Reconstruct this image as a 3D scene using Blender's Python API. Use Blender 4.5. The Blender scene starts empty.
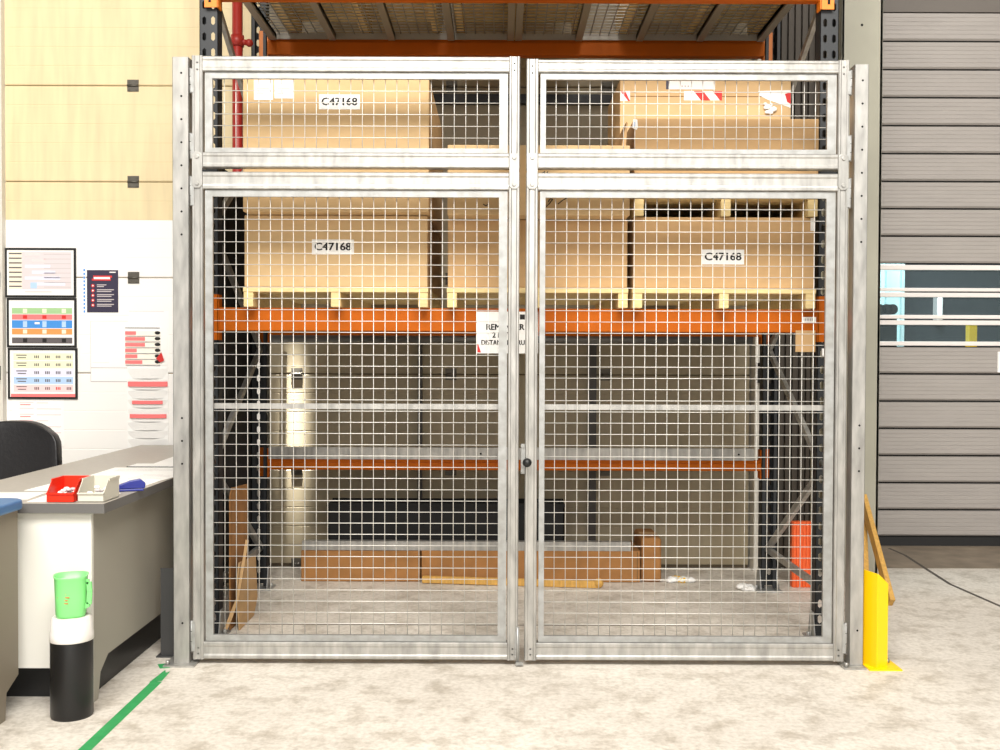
import bpy, bmesh, math, random
from mathutils import Vector, Matrix
random.seed(7)
C = bpy.context.scene.collection
PI = math.pi
F = 1030.0                     # focal length in pixels of a 1000x750 frame
CAMZ = 1.36
PITCH = math.radians(1.057)
ROLL = math.radians(0.2)

# ------------------------------------------------------------------ helpers
def at(px, py, Y):
    """world X, Z of the point at distance Y seen at pixel px, py"""
    a, b = px - 500, py - 375
    x = a * math.cos(ROLL) + b * math.sin(ROLL)
    y = -a * math.sin(ROLL) + b * math.cos(ROLL)
    u, v = x / F, -y / F
    dy = math.cos(PITCH) + v * math.sin(PITCH)
    dz = -math.sin(PITCH) + v * math.cos(PITCH)
    t = Y / dy
    return u * t, CAMZ + dz * t
def ax(px, Y, py=357): return at(px, py, Y)[0]
def az(py, Y, px=500): return at(px, py, Y)[1]

def lin(c):
    r = []
    for v in c:
        v = v / 255.0
        r.append(v / 12.92 if v <= 0.04045 else ((v + 0.055) / 1.055) ** 2.4)
    return (*r, 1.0)

def mat(name, col, rough=0.6, metal=0.0, var=0.0, scale=8.0, col2=None, bump=0.0, stretch=None, detail=4.0):
    m = bpy.data.materials.new(name); m.use_nodes = True
    nt = m.node_tree; b = nt.nodes['Principled BSDF']
    b.inputs['Base Color'].default_value = lin(col)
    b.inputs['Roughness'].default_value = rough
    b.inputs['Metallic'].default_value = metal
    if var or col2 or bump:
        tc = nt.nodes.new('ShaderNodeTexCoord'); mp = nt.nodes.new('ShaderNodeMapping')
        nt.links.new(tc.outputs['Object'], mp.inputs['Vector'])
        if stretch: mp.inputs['Scale'].default_value = stretch
        n = nt.nodes.new('ShaderNodeTexNoise'); n.inputs['Scale'].default_value = scale
        n.inputs['Detail'].default_value = detail
        nt.links.new(mp.outputs['Vector'], n.inputs['Vector'])
        if var or col2:
            rp = nt.nodes.new('ShaderNodeValToRGB')
            c2 = col2 if col2 else tuple(max(0, v * (1 - var)) for v in col)
            rp.color_ramp.elements[0].position = 0.3; rp.color_ramp.elements[1].position = 0.7
            rp.color_ramp.elements[0].color = lin(c2); rp.color_ramp.elements[1].color = lin(col)
            nt.links.new(n.outputs['Fac'], rp.inputs['Fac'])
            nt.links.new(rp.outputs['Color'], b.inputs['Base Color'])
        if bump:
            bp = nt.nodes.new('ShaderNodeBump'); bp.inputs['Strength'].default_value = bump
            bp.inputs['Distance'].default_value = 0.01
            nt.links.new(n.outputs['Fac'], bp.inputs['Height']); nt.links.new(bp.outputs['Normal'], b.inputs['Normal'])
    return m

class MB:
    def __init__(s): s.bm = bmesh.new(); s.mats = []
    def mi(s, m):
        if m is None: return 0
        if m not in s.mats: s.mats.append(m)
        return s.mats.index(m)
    def face(s, pts, m=None):
        f = s.bm.faces.new([s.bm.verts.new(p) for p in pts]); f.material_index = s.mi(m); return f
    def box(s, x0, x1, y0, y1, z0, z1, m=None):
        x0, x1 = sorted((x0, x1)); y0, y1 = sorted((y0, y1)); z0, z1 = sorted((z0, z1))
        v = [s.bm.verts.new(p) for p in ((x0,y0,z0),(x1,y0,z0),(x1,y1,z0),(x0,y1,z0),(x0,y0,z1),(x1,y0,z1),(x1,y1,z1),(x0,y1,z1))]
        k = s.mi(m)
        for i in ((0,3,2,1),(4,5,6,7),(0,1,5,4),(1,2,6,5),(2,3,7,6),(3,0,4,7)):
            s.bm.faces.new([v[j] for j in i]).material_index = k
        return s
    def prism(s, pts, axis, a, b, m=None):
        """polygon extruded along an axis: 'x' takes (y,z), 'y' takes (x,z), 'z' takes (x,y)"""
        def P(p, t): return {'x': (t, p[0], p[1]), 'y': (p[0], t, p[1]), 'z': (p[0], p[1], t)}[axis]
        A = [s.bm.verts.new(P(p, a)) for p in pts]; B = [s.bm.verts.new(P(p, b)) for p in pts]
        k = s.mi(m); n = len(pts); fs = [s.bm.faces.new(A), s.bm.faces.new(B[::-1])]
        for i in range(n):
            fs.append(s.bm.faces.new((A[i], B[i], B[(i+1) % n], A[(i+1) % n])))
        for f in fs: f.material_index = k
        bmesh.ops.recalc_face_normals(s.bm, faces=fs)
        return s
    def bar(s, p, q, w, h, m=None, up=(0,0,1)):
        p, q = Vector(p), Vector(q); d = (q - p).normalized(); u = Vector(up)
        if abs(d.dot(u)) > 0.98: u = Vector((0,1,0))
        r = d.cross(u).normalized(); u = r.cross(d).normalized(); k = s.mi(m); V = []
        for c in (p, q):
            for (i, j) in ((-1,-1),(1,-1),(1,1),(-1,1)): V.append(s.bm.verts.new(c + r*i*w/2 + u*j*h/2))
        fs = [s.bm.faces.new([V[i] for i in ix]) for ix in ((3,2,1,0),(4,5,6,7),(0,1,5,4),(1,2,6,5),(2,3,7,6),(3,0,4,7))]
        for f in fs: f.material_index = k
        return s
    def tube(s, p, q, r, n=12, m=None, r2=None, smooth=True):
        p, q = Vector(p), Vector(q); d = (q - p).normalized()
        u = Vector((0,0,1)) if abs(d.z) < 0.9 else Vector((1,0,0))
        a = d.cross(u).normalized(); b = a.cross(d).normalized(); k = s.mi(m); r2 = r if r2 is None else r2
        A = [s.bm.verts.new(p + a*r*math.cos(2*PI*i/n) + b*r*math.sin(2*PI*i/n)) for i in range(n)]
        B = [s.bm.verts.new(q + a*r2*math.cos(2*PI*i/n) + b*r2*math.sin(2*PI*i/n)) for i in range(n)]
        fs = [s.bm.faces.new(A), s.bm.faces.new(B[::-1])]
        for i in range(n):
            f = s.bm.faces.new((A[i], B[i], B[(i+1)%n], A[(i+1)%n])); f.smooth = smooth; fs.append(f)
        for f in fs: f.material_index = k
        bmesh.ops.recalc_face_normals(s.bm, faces=fs)
        return s
    def lathe(s, prof, c, n=32, m=None):
        """prof = list of (r, z) revolved around the vertical through c"""
        k = s.mi(m); rings = []
        for (r, z) in prof:
            rings.append([s.bm.verts.new((c[0]+r*math.cos(2*PI*i/n), c[1]+r*math.sin(2*PI*i/n), c[2]+z)) for i in range(n)])
        fs = []
        for A, B in zip(rings, rings[1:]):
            for i in range(n):
                f = s.bm.faces.new((A[i], A[(i+1)%n], B[(i+1)%n], B[i])); f.smooth = True; fs.append(f)
        fs.append(s.bm.faces.new(rings[0][::-1])); fs.append(s.bm.faces.new(rings[-1]))
        for f in fs: f.material_index = k
        return s
    def ball(s, c, r, m=None, sc=(1,1,1)):
        k = s.mi(m)
        g = bmesh.ops.create_uvsphere(s.bm, u_segments=20, v_segments=12, radius=r, matrix=Matrix.Translation(c) @ Matrix.Diagonal((*sc,1)))
        for v in g['verts']:
            for f in v.link_faces: f.smooth = True; f.material_index = k
        return s
    def text(s, body, cx, cz, y, height, width=None, m=None, bold=0.0, thick=0.0008, rot=0):
        """upright lettering facing the aisle, centred on cx, cz, standing off y"""
        cu = bpy.data.curves.new('lettering', 'FONT'); cu.body = body; cu.size = 1.0
        cu.resolution_u = 3
        ob = bpy.data.objects.new('lettering', cu); C.objects.link(ob)
        dg = bpy.context.evaluated_depsgraph_get(); me = bpy.data.meshes.new_from_object(ob.evaluated_get(dg))
        bpy.data.objects.remove(ob); bpy.data.curves.remove(cu)
        if len(me.vertices):
            xs = [v.co.x for v in me.vertices]; ys = [v.co.y for v in me.vertices]
            sy = height / (max(ys) - min(ys)); sx = width / (max(xs) - min(xs)) if width else sy
            mx, my = (max(xs)+min(xs))/2, (max(ys)+min(ys))/2
            k = s.mi(m); vs = []
            base = [(v.co.x, v.co.y) for v in me.vertices]; polys = [tuple(p.vertices) for p in me.polygons]
            for q, (ox, oy) in enumerate(((-bold,0),(bold,0),(0,bold*.6),(0,-bold*.6)) if bold else ((0,0),)):
              vs = []
              for (vx, vy) in base:
                a, b = (vx-mx+ox)*sx, (vy-my+oy)*sy
                a, b = a*math.cos(rot)-b*math.sin(rot), a*math.sin(rot)+b*math.cos(rot)
                vs.append(s.bm.verts.new((cx+a, y-thick-q*.00004, cz+b)))
              for p in polys:
                try: f = s.bm.faces.new([vs[i] for i in p]); f.material_index = k
                except ValueError: pass
        bpy.data.meshes.remove(me); return s

def origin(o):
    p = Vector((0,0,0))
    while o: p = p + Vector(o.location); o = o.parent
    return p
def obj(name, mb, m=None, parent=None, bevel=0.0, seg=2, solid=0.0, base=None):
    """link what a builder holds as ONE mesh object"""
    off = origin(parent) if parent else (Vector(base) if base else Vector((0,0,0)))
    bmesh.ops.translate(mb.bm, verts=mb.bm.verts, vec=-off)
    me = bpy.data.meshes.new(name); mb.bm.to_mesh(me); mb.bm.free()
    ms = mb.mats if mb.mats else [m]
    for x in ms: me.materials.append(x if x is not None else m)
    o = bpy.data.objects.new(name, me); C.objects.link(o)
    if parent: o.parent = parent
    elif base: o.location = base
    if solid:
        md = o.modifiers.new('thickness', 'SOLIDIFY'); md.thickness = solid; md.offset = -1
    if bevel:
        md = o.modifiers.new('rounding', 'BEVEL'); md.width = bevel; md.segments = seg; md.limit_method = 'ANGLE'; md.angle_limit = math.radians(50)
        md.harden_normals = False
    return o
def thing(name, label, cat, loc=(0,0,0), group=None):
    o = bpy.data.objects.new(name, None); o.empty_display_size = 0.1; C.objects.link(o); o.location = loc
    o['label'] = label; o['category'] = cat
    if group: o['group'] = group
    return o
def tag(o, label, cat, group=None):
    o['label'] = label; o['category'] = cat
    if group: o['group'] = group
    return o
def struct(name, mb, m=None, parent=None, **k):
    o = obj(name, mb, m, parent, **k)
    if not parent: o['kind'] = 'structure'
    return o
def dup(root, loc, label, group=None):
    r = root.copy(); C.objects.link(r); r.location = loc; r['label'] = label
    if group: r['group'] = group
    for ch in list(root.children):
        c = ch.copy(); C.objects.link(c); c.parent = r
        for g in ch.children:
            d = g.copy(); C.objects.link(d); d.parent = c
    return r

# ------------------------------------------------------------------ materials
galv   = mat('galvanised_steel', (186,184,179), 0.38, 0.55, scale=30, col2=(150,149,145), stretch=(1,1,0.25))
galvd  = mat('dull_galvanised_steel', (172,173,172), 0.45, 0.5, scale=24, col2=(150,150,146))
wirem  = mat('welded_wire', (214,212,206), 0.4, 0.3)
hole   = mat('hole_black', (14,13,12), 0.9)
orange = mat('orange_powder_coat', (178,88,8), 0.55, scale=5, var=0.06)
orangeb= mat('bright_orange_powder_coat', (226,124,20), 0.45)
upm    = mat('charcoal_powder_coat', (34,37,40), 0.5)
card   = mat('cardboard', (208,176,130), 0.85, scale=6, var=0.05, stretch=(1,1,4))
card2  = mat('brown_cardboard', (198,161,114), 0.85, scale=6, var=0.06, stretch=(1,1,4))
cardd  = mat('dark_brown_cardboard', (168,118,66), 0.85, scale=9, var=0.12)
cardedge = mat('cardboard_seam', (120,88,52), 0.9)
wood   = mat('pale_pine', (226,202,146), 0.75, scale=14, var=0.1, stretch=(1,6,6))
plankm = mat('yellow_pine', (214,166,84), 0.7, scale=14, var=0.15, stretch=(6,6,1))
orange.node_tree.nodes['Principled BSDF'].inputs['Specular IOR Level'].default_value = .15
paper  = mat('white_paper', (242,241,238), 0.8)
ink    = mat('black_ink', (22,20,20), 0.7)
redm   = mat('red_print', (206,40,38), 0.6)
pink   = mat('pink_print', (244,122,122), 0.7)
palepk = mat('pale_pink_print', (250,208,208), 0.7)
bluep  = mat('blue_print', (64,140,214), 0.7)
navy   = mat('navy_print', (48,42,66), 0.5)
navyb  = mat('navy_blue_plastic', (32,42,128), 0.35)
greenp = mat('green_print', (158,196,142), 0.7)
orgp   = mat('orange_print', (238,150,84), 0.7)
greyp  = mat('grey_print', (196,188,188), 0.7)
black  = mat('black_plastic', (18,18,19), 0.45)
leather= mat('black_leather', (30,29,31), 0.42, scale=60, bump=0.15, var=0.1)
deskm  = mat('grey_laminate', (178,172,162), 0.45, scale=40, var=0.04)
deskedge = mat('dark_grey_edge', (100,98,96), 0.5)
deskw  = mat('off_white_laminate', (226,224,216), 0.5)
deskp  = mat('shaded_side_laminate', (158,154,142), 0.5)  # pale laminate with the shade of the side panels in its colour
bluet  = mat('blue_laminate', (66,112,160), 0.45)
brownp = mat('taupe_laminate', (136,126,110), 0.55)
redpl  = mat('red_plastic', (226,48,24), 0.35)
creampl= mat('cream_plastic', (206,202,188), 0.4)
greenpl= mat('green_plastic', (128,218,128), 0.35)
yellow = mat('yellow_paint', (252,206,6), 0.4)
redpipe= mat('red_pipe_paint', (164,44,36), 0.4)
tapeg  = mat('green_tape', (56,160,92), 0.5, scale=20, var=0.1)
darkrib= mat('dark_ribbed_cladding', (64,56,46), 0.6)
sheetb = mat('black_sheet', (20,20,20), 0.8)
colm   = mat('grey_green_paint', (160,158,143), 0.55, scale=2.5, var=0.08)
slatm  = mat('grey_aluminium_slat', (172,166,161), 0.45, 0.1, scale=3, var=0.04, stretch=(1,1,8))
whitef = mat('white_aluminium', (236,230,226), 0.4)
rubber = mat('black_rubber', (16,15,15), 0.7)
lipm   = mat('deck_lip_steel', (150,146,138), 0.5, 0.3)
wrapm  = mat('white_tape_wrap', (232,228,222), 0.5, scale=14, var=0.1)
steel  = mat('grey_steel_tube', (120,120,118), 0.4, 0.5)

def concrete():
    m = bpy.data.materials.new('concrete'); m.use_nodes = True; nt = m.node_tree; b = nt.nodes['Principled BSDF']
    N = nt.nodes.new; L = nt.links.new
    tc = N('ShaderNodeTexCoord')
    def noise(scale, det, rough=0.6):
        n = N('ShaderNodeTexNoise'); n.inputs['Scale'].default_value = scale; n.inputs['Detail'].default_value = det
        n.inputs['Roughness'].default_value = rough; L(tc.outputs['Object'], n.inputs['Vector']); return n
    def ramp(n, p0, c0, p1, c1):
        r = N('ShaderNodeValToRGB'); r.color_ramp.elements[0].position = p0; r.color_ramp.elements[0].color = lin(c0)
        r.color_ramp.elements[1].position = p1; r.color_ramp.elements[1].color = lin(c1); L(n.outputs['Fac'], r.inputs['Fac']); return r
    a = ramp(noise(1.3, 8, 0.65), 0.3, (208,201,191), 0.68, (228,222,212))
    s = ramp(noise(7.0, 8, 0.7), 0.36, (205,200,192), 0.52, (255,255,255))
    d = ramp(noise(45.0, 3), 0.3, (222,220,216), 0.6, (255,255,255))
    x = N('ShaderNodeMixRGB'); x.blend_type = 'MULTIPLY'; x.inputs[0].default_value = 0.75; L(a.outputs[0], x.inputs[1]); L(s.outputs[0], x.inputs[2])
    y = N('ShaderNodeMixRGB'); y.blend_type = 'MULTIPLY'; y.inputs[0].default_value = 0.8; L(x.outputs[0], y.inputs[1]); L(d.outputs[0], y.inputs[2])
    L(y.outputs[0], b.inputs['Base Color']); b.inputs['Roughness'].default_value = 0.6
    return m
conc = concrete()

def panel_mat(name, top, low, zsplit):
    """sandwich panel skin: cream above a height, white under it, faint drip stains"""
    m = bpy.data.materials.new(name); m.use_nodes = True; nt = m.node_tree; b = nt.nodes['Principled BSDF']
    N = nt.nodes.new; L = nt.links.new
    tc = N('ShaderNodeTexCoord'); sp = N('ShaderNodeSeparateXYZ'); L(tc.outputs['Object'], sp.inputs[0])
    g = N('ShaderNodeMath'); g.operation = 'GREATER_THAN'; g.inputs[1].default_value = zsplit; L(sp.outputs['Z'], g.inputs[0])
    mp = N('ShaderNodeMapping'); mp.inputs['Scale'].default_value = (5,5,0.5); L(tc.outputs['Object'], mp.inputs[0])
    n = N('ShaderNodeTexNoise'); n.inputs['Scale'].default_value = 3; n.inputs['Detail'].default_value = 6; L(mp.outputs[0], n.inputs['Vector'])
    r = N('ShaderNodeValToRGB'); r.color_ramp.elements[0].position = .3; r.color_ramp.elements[0].color = lin(tuple(v*.93 for v in top))
    r.color_ramp.elements[1].position = .6; r.color_ramp.elements[1].color = lin(top); L(n.outputs['Fac'], r.inputs['Fac'])
    g2 = N('ShaderNodeMath'); g2.operation = 'GREATER_THAN'; g2.inputs[1].default_value = -1.46; L(sp.outputs['X'], g2.inputs[0])
    mxm = N('ShaderNodeMath'); mxm.operation = 'MAXIMUM'; L(g.outputs[0], mxm.inputs[0]); L(g2.outputs[0], mxm.inputs[1])
    x = N('ShaderNodeMixRGB'); x.inputs[1].default_value = lin(low); L(r.outputs[0], x.inputs[2]); L(mxm.outputs[0], x.inputs[0])
    L(x.outputs[0], b.inputs['Base Color']); b.inputs['Roughness'].default_value = 0.55
    return m

# ------------------------------------------------------------------ depths of the place
YG, YF, YR, YW, YD = 4.50, 4.93, 5.95, 6.60, 7.43      # gate, rack front, rack rear post, back wall, slat door

# ------------------------------------------------------------------ the setting
mb = MB(); mb.box(-7, 8, -6, 14, -0.2, 0.0); struct('floor', mb, conc)
# saw-cut joints and the crack
mb = MB()
y = 5.18; mb.box(-1.35, 1.52, y-0.006, y+0.006, 0.0005, 0.0012); struct('trim_1', mb, mat('joint_filler', (120,112,102), 0.9))
mb = MB(); pts = [(889,548),(905,555),(925,568),(950,584),(1000,606),(1060,634)]
for (a, b) in zip(pts, pts[1:]):
    P = []
    for (px, py) in (a, b):
        Y = 4.5*312/(py-356); P.append((ax(px, Y, py), Y, 0.0008))
    mb.bar(P[0], P[1], 0.022, 0.001)
struct('trim_2', mb, mat('crack_dirt', (84,78,72), 0.9))

mb = MB(); mb.box(2.3, 7, 6.62, YD+.06, -.01, .0006); struct('trim_8', mb, mat('threshold_concrete', (150,136,118), .6, scale=5, var=.25))

mb = MB(); mb.box(-9, 10, -6, 14, 8.0, 8.2); struct('ceiling', mb, mat('roof_sheet', (120,118,112), .7))
# sectional door that fills the back wall (cream above, white below)
zj = [az(p, YW) for p in (87, 183, 279)]
pitch = (zj[0]-zj[2])/2
dx0, dx1 = ax(6, YW), 1.60
zsplit = az(220, YW, 90)
pm = panel_mat('sandwich_panel', (226,208,166), (240,238,234), zsplit)
tm = mat('shaded_cream_panel', (158,146,120), 0.55, scale=3, var=.06, stretch=(5,5,.5))  # darkened cream: shade behind the rack put into the colour
edges = []
z = zj[0] + 3*pitch
while z > -0.01: edges.append(z); z -= pitch
edges.append(0.0)
hm = mat('hinge_steel', (96,92,84), 0.5, 0.5)
def sectional(name, xa, xb, skin, joint, hinges):
    b = MB()
    for zt, zb in zip(edges, edges[1:]):
        if zt - zb < 0.02: continue
        n = 5; h = zt - zb - 0.006         # shallow ribs pressed in the skin of each panel
        prof = [(YW+0.04, zb+0.003), (YW+0.004, zb+0.003), (YW, zb+0.009)]
        for k in range(1, n):
            q = zb + 0.003 + h*k/n
            prof += [(YW, q-0.004), (YW+0.0012, q-0.0015), (YW+0.0012, q+0.0015), (YW, q+0.004)]
        prof += [(YW, zt-0.009), (YW+0.004, zt-0.003), (YW+0.04, zt-0.003)]
        b.prism(prof, 'x', xa, xb)
    d = struct(name, b, skin)
    b = MB(); b.box(xa, xb, YW+0.012, YW+0.05, 0, edges[0]); struct('panel_joint', b, joint, d)
    for px in hinges:
        for ze in edges[1:-1]:
            if px == 134 and ze < zj[2]-.1: continue
            X = ax(px, YW); h = MB()
            h.box(X-0.036, X+0.036, YW-0.006, YW, ze-0.037, ze-0.006); h.box(X-0.036, X+0.036, YW-0.006, YW, ze+0.006, ze+0.037)
            h.tube((X-0.034, YW-0.008, ze), (X+0.034, YW-0.008, ze), 0.008, 10)
            for sx in (-.024, .024):
                for sz in (-.026, .026): h.tube((X+sx, YW-0.011, ze+sz), (X+sx, YW-0.005, ze+sz), 0.005, 8)
            struct('hinge', h, hm, d)
    return d
xm_ = ax(264, YW)
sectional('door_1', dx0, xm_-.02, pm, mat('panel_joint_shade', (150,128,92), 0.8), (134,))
door = sectional('door_2', xm_+.02, dx1, tm, mat('shaded_cream_joint', (84,74,58), 0.8), (297, 451, 606))  # rest of the same door, with its shade painted in
mb = MB(); mb.box(xm_-.02, xm_+.02, YW-.004, YW+.04, 0, edges[0]); struct('trim_9', mb, pm)
for px, w in ((420, 0.026), (593, 0.045)):
    X = ax(px, YW-0.05); s_ = MB(); s_.box(X-w/2, X+w/2, YW-0.06, YW, 0.15, 1.62); struct('strut', s_, mat('dark_strut_%d' % px, (60,56,52), 0.5), door)
s_ = MB(); s_.box(xm_+.2, 1.5, YW-.06, YW, az(103, YW-.06), az(94, YW-.06)); struct('strut', s_, black, door)
# tracks beside the door
def track(name, x, side):
    t = MB(); t.box(x-0.035, x+0.035, YW-0.05, YW+0.04, 0, 4.2); t.box(x-0.035, x-0.028, YW-0.10, YW-0.05, 0, 4.2); 
    o = struct(name, t, mat(name+'_paint', (212,208,198), 0.5))
    for zz in (zj[2]-.02, zj[2]-pitch):
        r = MB(); r.box(x-0.02, x+0.022, YW-0.13, YW-0.05, zz-0.045, zz+0.045); r.tube((x-0.03, YW-0.11, zz+.07), (x+0.03, YW-0.11, zz+.07), .012, 10)
        struct('roller_bracket', r, black, o)
track('trim_3', ax(1, YW), 1)
track('trim_4', 1.645, -1)
# wall left of the left track, dark ribbed cladding right of the right track
mb = MB(); mb.box(-7, ax(-4, YW), YW, YW+0.2, 0, 6.5); struct('wall_left', mb, mat('left_wall_paint', (222,216,204), 0.6))
mb = MB(); mb.box(1.68, 2.32, YW+0.03, YW+0.2, 0, 6.5)
x = 1.70
while x < 2.06: mb.box(x, x+0.022, YW, YW+0.03, 0, 6.5); x += 0.044
struct('wall_back', mb, darkrib)
mb = MB(); mb.box(1.995, 2.10, YW-.02, YW, 0, 2.4); struct('trim_10', mb, mat('cream_trim', (206,198,172), .6))
mb = MB(); mb.box(-3.4, 2.32, YW, YW+0.2, edges[0], 6.5); struct('trim_5', mb, mat('lintel_paint', (210,196,160), 0.6))
# column between the rack and the slat door
cx0, cx1 = ax(840, 6.2, 200), ax(881.5, 6.2, 200)
mb = MB(); mb.box(cx0, cx1, 6.2, 6.215, 0, 6.5); mb.box(cx0, cx1, 6.485, 6.5, 0, 6.5); mb.box(cx0, cx0+.02, 6.2, 6.5, 0, 6.5); mb.box(cx1-.02, cx1, 6.2, 6.5, 0, 6.5)
o = struct('trim_6', mb, colm, bevel=0.004)
h = MB()
for py in (25, 139): 
    xx, zz = at(862, py, 6.2); h.tube((xx, 6.199, zz), (xx, 6.203, zz), 0.008, 10)
struct('bolt_hole', h, hole, o)
mb = MB(); mb.box(cx1-.015, cx1, 6.5, YD+0.1, 0, 6.5); struct('wall_right', mb, colm)
mb = MB(); mb.box(cx1, 8, YD, YD+0.2, az(12, YD, 940), 6.5); struct('trim_7', mb, mat('door_head_box', (110,104,98), 0.5))

# slat door on the right with three window strips
sd = MB(); sx0, sx1 = cx1+0.002, 5.2
def slat(zt, zb):
    n = 6; h = zt - zb; prof = [(YD+0.04, zb), (YD+0.012, zb), (YD, zb+0.012)]
    for k in range(1, n):
        q = zb+0.012 + (h-0.016)*k/n; prof += [(YD, q-.003), (YD+0.0022, q), (YD, q+.003)]
    prof += [(YD, zt-0.004), (YD+0.012, zt), (YD+0.04, zt)]
    sd.prism(prof, 'x', sx0, sx1)
top = [12, 41, 69.3, 97.3, 125.4, 153.4, 181.3, 208.6, 236, 263.6]
low = [346.5, 374, 401.3, 428.6, 455.8, 483, 510, 537]
for a, b in list(zip(top, top[1:])) + list(zip(low, low[1:])):
    slat(az(a, YD, 940)-0.006, az(b, YD, 940)+0.006)
door2 = struct('door_3', sd, slatm)
b2 = MB(); b2.box(sx0, sx1, YD+0.02, YD+0.03, az(263.6, YD, 940), az(12, YD, 940)); b2.box(sx0, sx1, YD+0.02, YD+0.03, az(537, YD, 940), az(346.5, YD, 940)); struct('slat_joint', b2, hole, door2)
gm = bpy.data.materials.new('clear_pane'); gm.use_nodes = True; nt = gm.node_tree
pb = nt.nodes['Principled BSDF']; tr = nt.nodes.new('ShaderNodeBsdfTransparent'); mx = nt.nodes.new('ShaderNodeMixShader')
pb.inputs['Base Color'].default_value = lin((150,165,170)); pb.inputs['Roughness'].default_value = 0.08
tr.inputs[0].default_value = (0.86,0.92,0.93,1); mx.inputs[0].default_value = 0.10
nt.links.new(tr.outputs[0], mx.inputs[1]); nt.links.new(pb.outputs[0], mx.inputs[2]); nt.links.new(mx.outputs[0], nt.nodes['Material Output'].inputs[0])
strips = [(264.5, 270, 288, 291.6), (292.2, 297.2, 315, 319), (319.8, 325, 341.5, 346)]
for i, (a, b, c, d) in enumerate(strips):
    f = MB(); f.box(sx0, sx1, YD-0.004, YD+0.04, az(b, YD, 940), az(a, YD, 940)-.004); f.box(sx0, sx1, YD-0.004, YD+0.04, az(d, YD, 940)+.002, az(c, YD, 940))
    w = struct('window_%d' % (i+1), f, whitef, bevel=0.004)
    g = MB(); g.box(sx0, sx1, YD+0.016, YD+0.022, az(c, YD, 940), az(b, YD, 940)); struct('pane', g, gm, w)
mb = MB(); mb.box(sx0, sx1, YD+0.0, YD+0.035, 0.03, az(537, YD, 940)); mb.prism([(YD-.02,0.0),(YD+.05,0.0),(YD+.05,.06),(YD,.06)], 'x', sx0, sx1); struct('bottom_seal', mb, rubber, door2)
xx, zz = at(999, 362, YD); mb = MB(); mb.box(xx-.012, xx+.25, YD-.006, YD, zz-.075, zz+.075); o = obj('notice', mb, paper); tag(o, 'white notice at the right picture edge on the grey slat door below the windows', 'notice')
# room seen through the panes
mb = MB(); mb.box(1.6, 8, 11.0, 11.2, 0, 6); struct('wall_far', mb, mat('far_room_paint', (30,34,38), 0.6))
YP = 10.6
mb = MB(); mb.box(ax(862, YP), ax(904, YP), YP, YP+.08, 0, 3.2)  # panel added for the bright light beyond the panes
for px in (884, 899): mb.box(ax(px, YP), ax(px+3, YP), YP-.05, YP, 0, 3.2)
o = obj('bright_area_panel', mb, mat('bright_area_aqua', (206,232,232), 0.5)); tag(o, 'pale aqua panel added for bright light at the left end of the door windows', 'panel')
mb = MB(); xa, xb = ax(969, 9.6), ax(977, 9.6); mb.box(xa, xb, 9.6, 9.68, 0, az(324, 9.6, 970)); mb.box(xa-.06, xb+.06, 9.55, 9.73, 0, .015)
o = obj('yellow_post', mb, yellow, bevel=.004); tag(o, 'yellow post seen through the lowest window strip of the slat door', 'post')
YM = 9.9; m0 = thing('machine', 'dark machine with round rollers behind the left end of the door windows', 'machine', (ax(886, YM), YM, 0))
mb = MB(); mb.box(ax(876, YM), ax(897, YM), YM, YM+.5, 0, az(316, YM, 880)); obj('body', mb, black, m0, bevel=.01)
for px in (882, 889, 895):
    mb = MB(); xx, zz = at(px, 309, YM); mb.tube((xx, YM+.05, zz), (xx, YM+.4, zz), .05, 20); mb.tube((xx, YM+.03, zz), (xx, YM+.05, zz), .022, 16, whitef); mb.mats[0] = black; obj('roller', mb, black, m0)
# bright tube light in the far room
xx, zt = at(940, 296, 10.9); zb = az(318, 10.9, 940)
em = bpy.data.materials.new('tube_light'); em.use_nodes = True
em.node_tree.nodes['Principled BSDF'].inputs['Emission Color'].default_value = (0.9,1,1,1); em.node_tree.nodes['Principled BSDF'].inputs['Emission Strength'].default_value = 2.0
mb = MB(); mb.tube((xx, 10.9, zb), (xx, 10.9, zt), .018, 12, em); mb.box(xx-.03, xx+.03, 10.90, 11.0, zb-.02, zt+.02, whitef)
o = obj('tube_light', mb); tag(o, 'upright lit tube lamp seen through the middle window strip of the slat door', 'lamp')

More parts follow.
